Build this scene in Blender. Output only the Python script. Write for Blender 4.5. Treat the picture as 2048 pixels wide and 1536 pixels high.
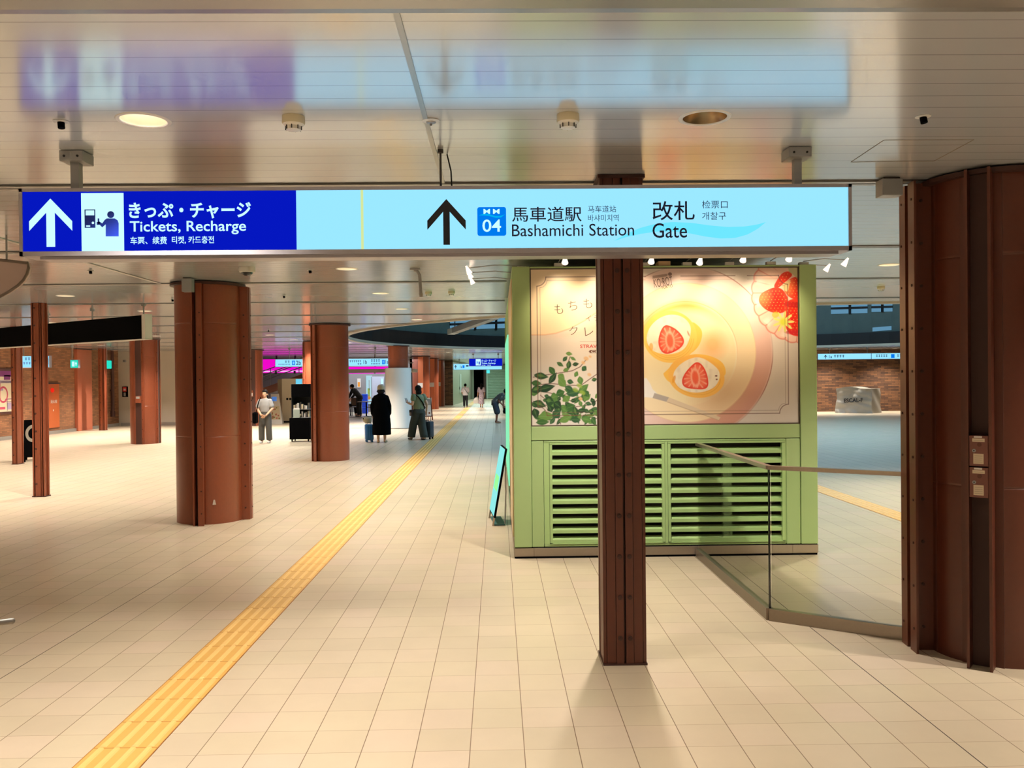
import bpy, bmesh, math, random
import numpy as np
from mathutils import Vector, Matrix
from mathutils.geometry import delaunay_2d_cdt

scene = bpy.context.scene
for _o in list(bpy.data.objects):
    bpy.data.objects.remove(_o)
COL = scene.collection
PI = math.pi
rnd = random.Random(7)

# ------------------------------------------------------------------ camera
EYE = Vector((0.0, 0.0, 1.75))
FPX = 1720.0
_y = Vector((-30.0, 11.0, FPX)).normalized()            # world +Y seen in camera axes (right, up, forward)
_u = Vector((-0.0098, 1.0, 0.0)); _u = (_u - _u.dot(_y) * _y).normalized()   # world up
_x = Vector((_y[1]*_u[2]-_y[2]*_u[1], _y[2]*_u[0]-_y[0]*_u[2], _y[0]*_u[1]-_y[1]*_u[0]))
_x = -_x if _x[0] < 0 else _x
cam_d = bpy.data.cameras.new('camera'); cam = bpy.data.objects.new('camera', cam_d); COL.objects.link(cam)
cam_d.sensor_width = 36.0; cam_d.lens = FPX / 2048.0 * 36.0
cam_d.clip_start = 0.05; cam_d.clip_end = 400
_r = Vector((_x[0], _y[0], _u[0])); _up = Vector((_x[1], _y[1], _u[1])); _f = Vector((_x[2], _y[2], _u[2]))
cam.matrix_world = Matrix(((_r[0], _up[0], -_f[0], EYE[0]), (_r[1], _up[1], -_f[1], EYE[1]), (_r[2], _up[2], -_f[2], EYE[2]), (0, 0, 0, 1)))
scene.camera = cam

def ray(px, py):
    return _r * ((px - 1024.0) / FPX) + _up * ((768.0 - py) / FPX) + _f
def P(px, py, Y):
    d = ray(px, py); return EYE + d * (Y / d[1])
def F(px, py, z=0.0):
    d = ray(px, py); return EYE + d * ((z - EYE[2]) / d[2])
CEIL = 2.98

# ------------------------------------------------------------------ view, world, big lights
scene.view_settings.view_transform = 'Standard'
scene.view_settings.look = 'None'
scene.view_settings.exposure = 0.0
scene.view_settings.gamma = 1.0
scene.view_settings.use_curve_mapping = False
try:
    scene.cycles.use_denoising = True
    scene.cycles.max_bounces = 8
    scene.cycles.sample_clamp_indirect = 4.0
    scene.cycles.caustics_reflective = False
    scene.cycles.caustics_refractive = False
except Exception:
    pass
world = bpy.data.worlds.new('world'); scene.world = world
world.use_nodes = True
world.node_tree.nodes['Background'].inputs['Color'].default_value = (1.0, 0.86, 0.70, 1)
world.node_tree.nodes['Background'].inputs['Strength'].default_value = 0.30

DOWN_W = 440.0
WARM = (1.0, 0.92, 0.82)
def area_light(name, loc, size, power, color, rot=(0, 0, 0), size_y=None):
    l = bpy.data.lights.new(name, 'AREA'); l.energy = power; l.color = color
    l.shape = 'RECTANGLE'; l.size = size; l.size_y = size_y or size
    o = bpy.data.objects.new(name, l); COL.objects.link(o); o.location = loc; o.rotation_euler = rot
    return o
area_light('atrium_dome_light', (7.6, 26.5, 8.6), 12, 2300, (0.42, 0.72, 1.0))  # unseen dome lamps giving the bluish light below
area_light('corridor_light', (-1.0, 64.0, 2.9), 2.5, 420, (0.78, 1.0, 0.93), size_y=18)
area_light('cafe_light', (-6.6, 44.6, 2.8), 5, 260, (0.75, 0.88, 1.0), size_y=4)

# ------------------------------------------------------------------ materials
def s2l(c):
    c = c / 255.0
    return c / 12.92 if c <= 0.04045 else ((c + 0.055) / 1.055) ** 2.4
def rgb(r, g, b):
    return (s2l(r), s2l(g), s2l(b), 1.0)
def mat(name, col, rough=0.5, metal=0.0, emit=None, estr=0.0, coat=0.0, noise=0.0, nscale=8.0, spec=0.5, alpha=1.0, trans=0.0, bump=0.0):
    m = bpy.data.materials.new(name); m.use_nodes = True
    nt = m.node_tree; b = nt.nodes['Principled BSDF']
    b.inputs['Base Color'].default_value = col
    b.inputs['Roughness'].default_value = rough
    b.inputs['Metallic'].default_value = metal
    b.inputs['Specular IOR Level'].default_value = spec
    b.inputs['Coat Weight'].default_value = coat
    b.inputs['Alpha'].default_value = alpha
    b.inputs['Transmission Weight'].default_value = trans
    if emit is not None:
        b.inputs['Emission Color'].default_value = emit
        b.inputs['Emission Strength'].default_value = estr
    if noise > 0 or bump > 0:
        geo = nt.nodes.new('ShaderNodeNewGeometry')
        n = nt.nodes.new('ShaderNodeTexNoise'); n.inputs['Scale'].default_value = nscale; n.inputs['Detail'].default_value = 5
        nt.links.new(geo.outputs['Position'], n.inputs['Vector'])
        if noise > 0:
            mx = nt.nodes.new('ShaderNodeMix'); mx.data_type = 'RGBA'; mx.blend_type = 'MULTIPLY'
            mx.inputs['Factor'].default_value = 1.0
            mx.inputs['A'].default_value = col
            mr = nt.nodes.new('ShaderNodeMapRange'); mr.inputs['To Min'].default_value = 1 - noise; mr.inputs['To Max'].default_value = 1 + noise
            nt.links.new(n.outputs['Fac'], mr.inputs['Value'])
            nt.links.new(mr.outputs['Result'], mx.inputs['B'])
            nt.links.new(mx.outputs['Result'], b.inputs['Base Color'])
        if bump > 0:
            bp = nt.nodes.new('ShaderNodeBump'); bp.inputs['Strength'].default_value = bump; bp.inputs['Distance'].default_value = 0.01
            nt.links.new(n.outputs['Fac'], bp.inputs['Height']); nt.links.new(bp.outputs['Normal'], b.inputs['Normal'])
    return m
def glow(name, col, s=1.0):
    return mat(name, (0.0, 0.0, 0.0, 1), 0.6, emit=col, estr=s, spec=0.0)

class NT:
    """small node helper"""
    def __init__(s, m): s.nt = m.node_tree; s.b = s.nt.nodes['Principled BSDF']
    def n(s, t, **kw):
        x = s.nt.nodes.new(t)
        for k, v in kw.items(): setattr(x, k, v)
        return x
    def l(s, a, b): s.nt.links.new(a, b)
    def math(s, op, a, b=None, c=None):
        x = s.n('ShaderNodeMath', operation=op)
        for i, v in enumerate((a, b, c)):
            if v is None: continue
            if isinstance(v, (int, float)): x.inputs[i].default_value = v
            else: s.l(v, x.inputs[i])
        return x.outputs[0]
    def mix(s, f, a, b, blend='MIX'):
        x = s.n('ShaderNodeMix', data_type='RGBA', blend_type=blend)
        for k, v in (('Factor', f), ('A', a), ('B', b)):
            if isinstance(v, (int, float)): x.inputs[k].default_value = v
            elif isinstance(v, tuple): x.inputs[k].default_value = v
            else: s.l(v, x.inputs[k])
        return x.outputs['Result']

TILE = 0.256
def floor_material():
    m = mat('floor_tiles', rgb(214, 193, 165), 0.3)
    t = NT(m)
    g = t.n('ShaderNodeNewGeometry'); sx = t.n('ShaderNodeSeparateXYZ'); t.l(g.outputs['Position'], sx.inputs[0])
    u = t.math('DIVIDE', t.math('SUBTRACT', sx.outputs['X'], -2.96), TILE)
    v = t.math('DIVIDE', t.math('SUBTRACT', sx.outputs['Y'], 5.32), TILE)
    fu, fv = t.math('FLOOR', u), t.math('FLOOR', v)
    du = t.math('ABSOLUTE', t.math('SUBTRACT', u, t.math('ROUND', u)))
    dv = t.math('ABSOLUTE', t.math('SUBTRACT', v, t.math('ROUND', v)))
    u20 = t.math('DIVIDE', u, 20.0)
    d20 = t.math('MULTIPLY', t.math('ABSOLUTE', t.math('SUBTRACT', u20, t.math('ROUND', u20))), 20.0)
    lu = t.math('LESS_THAN', du, 0.0085)
    lv = t.math('LESS_THAN', dv, 0.0060)
    lb = t.math('LESS_THAN', d20, 0.012)
    cm = t.n('ShaderNodeCombineXYZ'); t.l(fu, cm.inputs[0]); t.l(fv, cm.inputs[1])
    wn = t.n('ShaderNodeTexWhiteNoise', noise_dimensions='3D'); t.l(cm.outputs[0], wn.inputs['Vector'])
    ramp = t.n('ShaderNodeValToRGB'); t.l(wn.outputs['Value'], ramp.inputs[0])
    e = ramp.color_ramp.elements
    e[0].color = rgb(205, 187, 160); e[1].color = rgb(213, 192, 168)
    el = ramp.color_ramp.elements.new(0.5); el.color = rgb(209, 192, 163)
    n1 = t.n('ShaderNodeTexNoise'); n1.inputs['Scale'].default_value = 1.3; n1.inputs['Detail'].default_value = 6; n1.inputs['Roughness'].default_value = 0.65
    t.l(g.outputs['Position'], n1.inputs['Vector'])
    mr = t.n('ShaderNodeMapRange'); mr.inputs['From Min'].default_value = 0.35; mr.inputs['From Max'].default_value = 0.7; mr.inputs['To Min'].default_value = 0.93; mr.inputs['To Max'].default_value = 1.03
    t.l(n1.outputs['Fac'], mr.inputs['Value'])
    c = t.mix(1.0, ramp.outputs[0], mr.outputs['Result'], 'MULTIPLY')
    c = t.mix(t.math('MULTIPLY', lv, 0.75), c, rgb(150, 120, 92))
    c = t.mix(t.math('MULTIPLY', lu, 0.9), c, rgb(112, 86, 62))
    c = t.mix(lb, c, rgb(62, 46, 34))
    t.l(c, t.b.inputs['Base Color'])
    line = t.math('MAXIMUM', lu, t.math('MAXIMUM', lv, lb))
    t.l(t.math('ADD', t.math('MULTIPLY', line, 0.4), 0.30), t.b.inputs['Roughness'])
    bp = t.n('ShaderNodeBump'); bp.inputs['Strength'].default_value = 0.35; bp.inputs['Distance'].default_value = 0.002; bp.invert = True
    t.l(line, bp.inputs['Height']); t.l(bp.outputs['Normal'], t.b.inputs['Normal'])
    return m
def ceiling_material():
    m = mat('ceiling_spandrel', rgb(214, 205, 192), 0.17, metal=0.42, spec=0.6)
    t = NT(m)
    g = t.n('ShaderNodeNewGeometry'); sx = t.n('ShaderNodeSeparateXYZ'); t.l(g.outputs['Position'], sx.inputs[0])
    v = t.math('DIVIDE', t.math('SUBTRACT', sx.outputs['Y'], 2.968), 0.1615)
    d = t.math('ABSOLUTE', t.math('SUBTRACT', v, t.math('ROUND', v)))
    ln = t.math('LESS_THAN', d, 0.020)
    n1 = t.n('ShaderNodeTexNoise'); n1.inputs['Scale'].default_value = 2.0; t.l(g.outputs['Position'], n1.inputs['Vector'])
    c = t.mix(n1.outputs['Fac'], rgb(222, 227, 234), rgb(230, 234, 240))
    c = t.mix(t.math('MULTIPLY', ln, 0.55), c, rgb(96, 92, 88))
    t.l(c, t.b.inputs['Base Color'])
    wv = t.n('ShaderNodeTexWhiteNoise', noise_dimensions='1D'); t.l(t.math('FLOOR', v), wv.inputs['W'])
    bp = t.n('ShaderNodeBump'); bp.inputs['Strength'].default_value = 0.12; bp.inputs['Distance'].default_value = 0.003; bp.invert = True
    t.l(t.math('SUBTRACT', ln, t.math('MULTIPLY', wv.outputs['Value'], 0.0)), bp.inputs['Height']); t.l(bp.outputs['Normal'], t.b.inputs['Normal'])
    return m
def brick_material(name, axis, c1, c2, cm, w=0.26, h=0.055):
    m = mat(name, c1, 0.75); t = NT(m)
    g = t.n('ShaderNodeNewGeometry'); sx = t.n('ShaderNodeSeparateXYZ'); t.l(g.outputs['Position'], sx.inputs[0])
    cv = t.n('ShaderNodeCombineXYZ'); t.l(sx.outputs[axis], cv.inputs[0]); t.l(sx.outputs['Z'], cv.inputs[1])
    br = t.n('ShaderNodeTexBrick'); t.l(cv.outputs[0], br.inputs['Vector'])
    br.inputs['Color1'].default_value = c1; br.inputs['Color2'].default_value = c2; br.inputs['Mortar'].default_value = cm
    br.inputs['Scale'].default_value = 1.0; br.inputs['Brick Width'].default_value = w; br.inputs['Row Height'].default_value = h
    br.inputs['Mortar Size'].default_value = 0.006; br.inputs['Bias'].default_value = -0.1
    n1 = t.n('ShaderNodeTexNoise'); n1.inputs['Scale'].default_value = 2.4; n1.inputs['Detail'].default_value = 5; t.l(g.outputs['Position'], n1.inputs['Vector'])
    mr = t.n('ShaderNodeMapRange'); mr.inputs['To Min'].default_value = 0.55; mr.inputs['To Max'].default_value = 1.45; t.l(n1.outputs['Fac'], mr.inputs['Value'])
    c = t.mix(1.0, br.outputs['Color'], mr.outputs['Result'], 'MULTIPLY'); t.l(c, t.b.inputs['Base Color'])
    bp = t.n('ShaderNodeBump'); bp.inputs['Strength'].default_value = 0.5; bp.inputs['Distance'].default_value = 0.01; bp.invert = True
    t.l(br.outputs['Fac'], bp.inputs['Height']); t.l(bp.outputs['Normal'], t.b.inputs['Normal'])
    return m

M = {}
M['floor'] = floor_material()
M['ceiling'] = ceiling_material()
M['brick_left'] = brick_material('brick_left', 'Y', rgb(150, 100, 66), rgb(112, 72, 46), rgb(110, 82, 60))
M['brick_far'] = brick_material('brick_far', 'X', rgb(120, 80, 48), rgb(64, 40, 24), rgb(40, 26, 18), 0.34, 0.075)
M['trim'] = mat('trim_metal', rgb(170, 168, 164), 0.3, metal=0.6)
M['trim_dark'] = mat('trim_shadow_gap', rgb(60, 56, 52), 0.6)
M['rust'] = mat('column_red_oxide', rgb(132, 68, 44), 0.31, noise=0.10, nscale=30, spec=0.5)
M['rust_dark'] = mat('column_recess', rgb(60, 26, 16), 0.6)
M['rust_dim'] = mat('column_red_oxide_dim', rgb(88, 42, 25), 0.40, noise=0.12, nscale=26)  # red oxide with dimmer light put into its colour; box emblem shares it
M['rust_dim_dark'] = mat('column_dim_recess', rgb(58, 27, 17), 0.6)  # the same dimming, deeper, for recesses, bolts and plates
M['green'] = mat('kiosk_green', rgb(164, 190, 128), 0.45, noise=0.03, nscale=3)
M['green_slat'] = mat('louvre_green', rgb(168, 198, 130), 0.4)
M['seam'] = mat('dark_seam', rgb(70, 62, 40), 0.8)
M['steel'] = mat('brushed_steel', rgb(176, 164, 150), 0.32, metal=0.85, noise=0.05, nscale=60)
M['black'] = mat('black_matte', rgb(6, 6, 7), 0.75, spec=0.02)
M['black_gloss'] = mat('black_gloss', rgb(10, 10, 12), 0.2)
M['dark'] = mat('dark_interior', rgb(26, 24, 22), 0.8)
M['white'] = mat('white_paint', rgb(228, 224, 216), 0.45)
M['offwhite'] = mat('off_white_wall', rgb(206, 196, 180), 0.6, noise=0.03, nscale=2)
M['grey'] = mat('grey_paint', rgb(150, 148, 144), 0.4)
M['grey_metal'] = mat('grey_metal', rgb(150, 150, 152), 0.35, metal=0.7)
M['sign_frame'] = mat('sign_aluminium', rgb(176, 172, 180), 0.35, metal=0.6)
M['yellow'] = mat('tactile_yellow', rgb(216, 166, 86), 0.5, noise=0.05, nscale=10)
M['yellow_bar'] = mat('tactile_bar', rgb(236, 192, 116), 0.5)
M['yellow_line'] = mat('tactile_seam', rgb(176, 118, 52), 0.7)

# ------------------------------------------------------------------ mesh building helpers
class MB:
    def __init__(s): s.v = []; s.f = []; s.m = []; s.mi = 0
    def use(s, i): s.mi = i; return s
    def add(s, vs, fs):
        b = len(s.v); s.v.extend(tuple(v) for v in vs)
        for f in fs: s.f.append(tuple(b + i for i in f)); s.m.append(s.mi)
        return s
    def box(s, x0, x1, y0, y1, z0, z1):
        return s.add([(x0,y0,z0),(x1,y0,z0),(x1,y1,z0),(x0,y1,z0),(x0,y0,z1),(x1,y0,z1),(x1,y1,z1),(x0,y1,z1)],
                     [(0,3,2,1),(4,5,6,7),(0,1,5,4),(1,2,6,5),(2,3,7,6),(3,0,4,7)])
    def bbox(s, x0, x1, y0, y1, z0, z1, r=0.006):
        bm = bmesh.new()
        vs = [bm.verts.new(p) for p in [(x0,y0,z0),(x1,y0,z0),(x1,y1,z0),(x0,y1,z0),(x0,y0,z1),(x1,y0,z1),(x1,y1,z1),(x0,y1,z1)]]
        for q in [(0,3,2,1),(4,5,6,7),(0,1,5,4),(1,2,6,5),(2,3,7,6),(3,0,4,7)]: bm.faces.new([vs[i] for i in q])
        bmesh.ops.bevel(bm, geom=bm.edges[:], offset=r, segments=2, affect='EDGES', profile=0.5)
        bm.verts.index_update()
        s.add([v.co[:] for v in bm.verts], [[v.index for v in f.verts] for f in bm.faces]); bm.free(); return s
    def quad(s, a, b, c, d): return s.add([a, b, c, d], [(0,1,2,3)])
    def poly(s, pts): return s.add(pts, [tuple(range(len(pts)))])
    def prism(s, pts, n):
        """extrude a 3-D polygon along vector n"""
        n = Vector(n); a = [Vector(p) for p in pts]; b = [p + n for p in a]; k = len(a)
        return s.add(a + b, [tuple(range(k))[::-1], tuple(range(k, 2*k))] + [(i, (i+1) % k, k+(i+1) % k, k+i) for i in range(k)])
    def ring(s, pts, close=True, cap=True):
        k = len(pts[0]); vs = [p for r in pts for p in r]; fs = []
        for j in range(len(pts)-1):
            for i in range(k):
                fs.append((j*k+i, j*k+(i+1) % k, (j+1)*k+(i+1) % k, (j+1)*k+i))
        if cap: fs.append(tuple(range(k))[::-1]); fs.append(tuple((len(pts)-1)*k+i for i in range(k)))
        return s.add(vs, fs)
    def cyl(s, p0, p1, r0, r1=None, seg=16, cap=True):
        r1 = r0 if r1 is None else r1
        p0, p1 = Vector(p0), Vector(p1); d = (p1-p0).normalized()
        a = d.orthogonal().normalized(); b = d.cross(a)
        R = [[tuple(p + (a*math.cos(2*PI*i/seg) + b*math.sin(2*PI*i/seg))*r) for i in range(seg)] for p, r in ((p0, r0), (p1, r1))]
        return s.ring(R, cap=cap)
    def tube(s, pts, r, seg=10):
        pts = [Vector(p) for p in pts]; R = []; a = None
        for i, p in enumerate(pts):
            d = (pts[min(i+1, len(pts)-1)] - pts[max(i-1, 0)]).normalized()
            a = d.orthogonal().normalized() if a is None else (a - a.dot(d)*d).normalized()
            b = d.cross(a); rr = r[i] if isinstance(r, (list, tuple)) else r
            R.append([tuple(p + (a*math.cos(2*PI*k/seg) + b*math.sin(2*PI*k/seg))*rr) for k in range(seg)])
        return s.ring(R)
    def lathe(s, prof, c=(0,0,0), seg=24, cap=True):
        R = [[(c[0]+r*math.cos(2*PI*i/seg), c[1]+r*math.sin(2*PI*i/seg), c[2]+z) for i in range(seg)] for r, z in prof]
        return s.ring(R, cap=cap)
    def ell(s, c, r, seg=14, rings=9, tilt=None):
        c = Vector(c); R = []
        for j in range(rings+1):
            th = PI*(j+0.02)/(rings+0.04); row = []
            for i in range(seg):
                p = Vector((r[0]*math.sin(th)*math.cos(2*PI*i/seg), r[1]*math.sin(th)*math.sin(2*PI*i/seg), -r[2]*math.cos(th)))
                if tilt is not None: p = tilt @ p
                row.append(tuple(c+p))
            R.append(row)
        return s.ring(R)
    def loft(s, secs, seg=16):
        """closed loft of (centre, rx, ry) ellipses lying in horizontal planes (or (centre, rx, ry, axis))"""
        R = []
        for sc in secs:
            c = Vector(sc[0])
            if len(sc) > 3:
                d = Vector(sc[3]).normalized(); q = Vector((0,0,1)).rotation_difference(d)
            else: q = None
            row = []
            for i in range(seg):
                p = Vector((sc[1]*math.cos(2*PI*i/seg), sc[2]*math.sin(2*PI*i/seg), 0))
                if q is not None: p = q @ p
                row.append(tuple(c+p))
            R.append(row)
        return s.ring(R)
    def limb(s, pts, rad, seg=12):
        """tapered chain of capsules"""
        for i in range(len(pts)-1): s.cyl(pts[i], pts[i+1], rad[i], rad[i+1], seg)
        for p, r in zip(pts, rad): s.ell(p, (r, r, r), seg, 7)
        return s
    def text(s, body, x0, z0, x1, z1, y, rot=0.0, bold=0.0, keep=False, axes=None):
        """lettering fitted into a box of the plane Y=y, read from -Y; axes=(origin, right, up) puts it in another plane"""
        cu = bpy.data.curves.new('t', 'FONT'); cu.body = body; cu.size = 1.0; cu.offset = bold; cu.resolution_u = 4
        o = bpy.data.objects.new('t', cu); COL.objects.link(o)
        me = bpy.data.meshes.new_from_object(o.evaluated_get(bpy.context.evaluated_depsgraph_get()))
        bpy.data.objects.remove(o); bpy.data.curves.remove(cu)
        if len(me.vertices) == 0: return s
        co = np.empty(len(me.vertices)*3); me.vertices.foreach_get('co', co); co = co.reshape(-1, 3)
        lo, hi = co.min(0), co.max(0); sp = np.maximum(hi-lo, 1e-6)
        sx, sz = (x1-x0)/sp[0], (z1-z0)/sp[1]
        if keep: sx = sz = min(sx, sz)
        u = (co[:, 0]-(lo[0]+hi[0])/2)*sx; w = (co[:, 1]-(lo[1]+hi[1])/2)*sz
        cr, sr = math.cos(rot), math.sin(rot); cx, cz = (x0+x1)/2, (z0+z1)/2
        X = cx + u*cr - w*sr; Z = cz + u*sr + w*cr
        if axes is None: vs = [(X[i], y, Z[i]) for i in range(len(X))]
        else:
            o_, r_, u_ = (Vector(a) for a in axes); vs = [tuple(o_ + r_*X[i] + u_*Z[i]) for i in range(len(X))]
        s.add(vs, [tuple(p.vertices) for p in me.polygons]); bpy.data.meshes.remove(me)
        return s
    def move(s, M4):
        s.v = [tuple(M4 @ Vector(v)) for v in s.v]; return s
    def build(s, name, mats, parent=None, smooth=False, loc=None, rot=None):
        me = bpy.data.meshes.new(name); me.from_pydata(s.v, [], s.f); me.update()
        for m in (mats if isinstance(mats, (list, tuple)) else [mats]): me.materials.append(M[m] if isinstance(m, str) else m)
        me.polygons.foreach_set('material_index', s.m)
        if smooth:
            me.polygons.foreach_set('use_smooth', [True]*len(me.polygons))
            try: me.set_sharp_from_angle(angle=math.radians(40))
            except Exception: pass
        o = bpy.data.objects.new(name, me); COL.objects.link(o)
        if parent is not None: o.parent = parent
        if loc is not None: o.location = loc
        if rot is not None: o.rotation_euler = rot
        return o

def tag(o, label, cat, group=None, kind=None):
    o['label'] = label; o['category'] = cat
    if group: o['group'] = group
    o['kind'] = kind or 'thing'
    return o
def thing(name, label, cat, loc=(0,0,0), rz=0.0, group=None):
    o = bpy.data.objects.new(name, None); COL.objects.link(o); o.empty_display_size = 0.1
    o.location = loc; o.rotation_euler = (0, 0, rz)
    return tag(o, label, cat, group)
def struct(o):
    o['kind'] = 'structure'; return o
def copy_tree(o, loc=None, parent=None, rz=None):
    c = o.copy(); COL.objects.link(c)
    if parent is not None: c.parent = parent
    if loc is not None: c.location = loc
    if rz is not None: c.rotation_euler = (0, 0, rz)
    for ch in list(o.children): copy_tree(ch, parent=c)
    return c

# ================================================================== the setting
mb = MB(); mb.quad((-34,-9,0),(34,-9,0),(34,84,0),(-34,84,0)); struct(mb.build('floor', 'floor'))

HC = (7.6, 26.5); HR = 12.0                      # round opening of the atrium
def in_hole(x, y, pad=0.5): return math.hypot(x-HC[0], y-HC[1]) < HR + pad
KX0, KX1, KY0, KY1, KZ = 0.155, 3.115, 8.33, 16.0, 2.83      # the green kiosk

DL_R = 0.105
DL = []
for x in (-13.1, -9.15, -6.1, -1.65, 1.0, 4.4, 7.2):
    for j in range(-3, 11):
        y = 4.08 + 2.74*j
        if j == 1 and x < 0 or (-7 < x < -2 and 3 < y < 11): continue
        if in_hole(x, y) or (KX0-0.3 < x < KX1+0.3 and KY0-0.5 < y < KY1): continue
        if (y > 35 and x < -12) or (y > 30 and x > -2) or (x > 2 and y < 2): continue
        DL.append((x, y))
DL += [(-4.9, 28.6), (-4.9, 33.6), (-2.2, 39.4), (-2.2, 44.9), (-2.2, 50.3)]
for x in (7.4, 10.2, 13.0, 15.8, 18.6): DL.append((x, 39.9))  # added row without known fittings, brightens the far brick wall
def ceiling_mesh():
    pts = []; edges = []
    def loop(ps):
        b = len(pts); pts.extend(Vector(p) for p in ps)
        edges.extend((b+i, b+(i+1) % len(ps)) for i in range(len(ps)))
    loop([(-34,-9),(34,-9),(34,84),(-34,84)])
    loop([(HC[0]+HR*math.cos(2*PI*i/96), HC[1]+HR*math.sin(2*PI*i/96)) for i in range(96)])
    for x, y in DL: loop([(x+DL_R*math.cos(2*PI*i/24), y+DL_R*math.sin(2*PI*i/24)) for i in range(24)])
    V, E, Fc, _, _, _ = delaunay_2d_cdt(pts, edges, [], 0, 1e-5)
    m = MB(); m.v = [(p[0], p[1], CEIL) for p in V]
    dl = np.array(DL)
    for f in Fc:
        c = sum((V[i] for i in f), Vector((0,0)))/len(f)
        if math.hypot(c[0]-HC[0], c[1]-HC[1]) < HR*0.998: continue
        if np.min(np.hypot(dl[:,0]-c[0], dl[:,1]-c[1])) < DL_R*0.99: continue
        m.f.append(tuple(f)[::-1]); m.m.append(0)
    return m
struct(ceiling_mesh().build('ceiling', 'ceiling'))

# cross trims of the ceiling every 2.7 m, each split where the atrium opening or the kiosk cuts it
tn = 0
def trim(m, name=None):
    global tn; tn += 1
    return struct(m.build('trim_%d' % tn, ['trim', 'trim_dark']))
for k in range(2, 16):
    y = 2.715*k + 0.03
    if y > 42: break
    segs = [(-33, 33)]
    if abs(y-HC[1]) < HR+0.1:
        h = math.sqrt(max((HR+0.15)**2-(y-HC[1])**2, 0)); segs = [(-33, HC[0]-h), (HC[0]+h, 33)]
    if KY0 < y < KY1: segs = [(a, min(b, KX0-0.02)) for a, b in segs if a < KX0] + [(max(a, KX1+0.02), b) for a, b in segs if b > KX1]
    m = MB()
    for a, b in segs:
        m.use(0).box(a, b, y-0.055, y-0.012, CEIL-0.010, CEIL-0.0005); m.box(a, b, y+0.012, y+0.055, CEIL-0.010, CEIL-0.0005)
        m.use(1).box(a, b, y-0.075, y-0.056, CEIL-0.004, CEIL-0.0005); m.box(a, b, y-0.012, y+0.012, CEIL-0.003, CEIL-0.0005)
    trim(m)
# rounded bulkhead trim overhead, nearest the camera
m = MB(); prof = [(2.60, CEIL), (2.60, CEIL-0.030), (2.66, CEIL-0.046), (2.76, CEIL-0.046), (2.83, CEIL-0.030), (2.865, CEIL-0.012), (2.875, CEIL)]
m.prism([(-20, p[0], p[1]-0.0005) for p in prof], (40, 0, 0)); trim(m)
# lengthwise joint strips
for x, y0, y1, w in ((-0.325, 2.88, 8.05, 0.022), (-4.2, 5.5, 10.8, 0.05)):
    m = MB(); m.box(x-w/2, x+w/2, y0, y1, CEIL-0.006, CEIL-0.0005); trim(m)

# the atrium: dark fascia ring, green-grey upper wall with blue windows, dome cap
def arc(r, a0, a1, n=60): return [(HC[0]+r*math.cos(a0+(a1-a0)*i/n), HC[1]+r*math.sin(a0+(a1-a0)*i/n)) for i in range(n+1)]
def cylwall(m, r, z0, z1, a0=0, a1=2*PI, n=96, thick=0.0):
    ps = arc(r, a0, a1, n)
    for i in range(n):
        (xa, ya), (xb, yb) = ps[i], ps[i+1]
        m.quad((xa,ya,z0),(xa,ya,z1),(xb,yb,z1),(xb,yb,z0))
    return m
M['atrium_wall'] = mat('atrium_upper_wall', rgb(70, 84, 78), 0.35, noise=0.2, nscale=3)
M['fascia_black'] = mat('fascia_black', rgb(8, 8, 9), 0.35)
M['window_blue'] = glow('window_reflection', rgb(120, 178, 214), 0.62)  # glow stands in for blue reflections in the upper windows
m = MB(); cylwall(m, HR+0.001, CEIL, 3.52); struct(m.build('trim_fascia', 'fascia_black'))
m = MB(); cylwall(m, HR+0.25, 3.52, 9.0)
m.poly([(x, y, 9.0) for x, y in arc(HR+0.25, 0, 2*PI, 96)[:-1]])
ps0, ps1 = arc(HR, 0, 2*PI, 96), arc(HR+0.25, 0, 2*PI, 96)
for i in range(96): m.quad((*ps0[i], 3.52), (*ps0[i+1], 3.52), (*ps1[i+1], 3.52), (*ps1[i], 3.52))
struct(m.build('wall_atrium', 'atrium_wall'))
M['rim'] = mat('opening_rim', rgb(196, 184, 164), 0.4, metal=0.3)
m = MB(); a = arc(HR, 0, 2*PI, 96); b = arc(HR+0.16, 0, 2*PI, 96)
for i in range(96):
    m.quad((*a[i], CEIL-0.03), (*a[i+1], CEIL-0.03), (*b[i+1], CEIL-0.03), (*b[i], CEIL-0.03))
    m.quad((*b[i], CEIL-0.03), (*b[i+1], CEIL-0.03), (*b[i+1], CEIL), (*b[i], CEIL))
    m.quad((*a[i], CEIL-0.03), (*a[i], CEIL+0.06), (*a[i+1], CEIL+0.06), (*a[i+1], CEIL-0.03))
struct(m.build('trim_rim', 'rim'))
wn = 0
def window_on_ring(px0, px1, py0, py1, bars=(), skew=0.0):
    """a window on the far side of the ring wall, its blue reflection drawn as glow"""
    global wn; wn += 1
    m = MB(); n = 6; R = HR+0.22
    def hit(px, py):
        d = ray(px, py); ox, oy = EYE[0]-HC[0], EYE[1]-HC[1]
        A = d[0]**2+d[1]**2; B = ox*d[0]+oy*d[1]; C2 = ox*ox+oy*oy-R*R
        t = (-B+math.sqrt(B*B-A*C2))/A; return tuple(EYE+d*t)
    for i in range(n):
        u0, u1 = i/n, (i+1)/n
        xs = [px0+(px1-px0)*u for u in (u0, u1)]
        m.quad(hit(xs[0], py1+skew*u0), hit(xs[1], py1+skew*u1), hit(xs[1], py0+skew*u1), hit(xs[0], py0+skew*u0))
    w = struct(m.build('window_%d' % wn, 'window_blue'))
    if bars:
        m = MB()
        for bx in bars:
            p, q = Vector(hit(bx, py0)), Vector(hit(bx, py1)); m.cyl(p, q, 0.06, seg=6)
        p, q = Vector(hit(px0, (py0+py1)/2+2)), Vector(hit(px1, (py0+py1)/2+2+skew)); m.cyl(p, q, 0.05, seg=6)
        o = m.build('window_frame', 'fascia_black', w)
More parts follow.
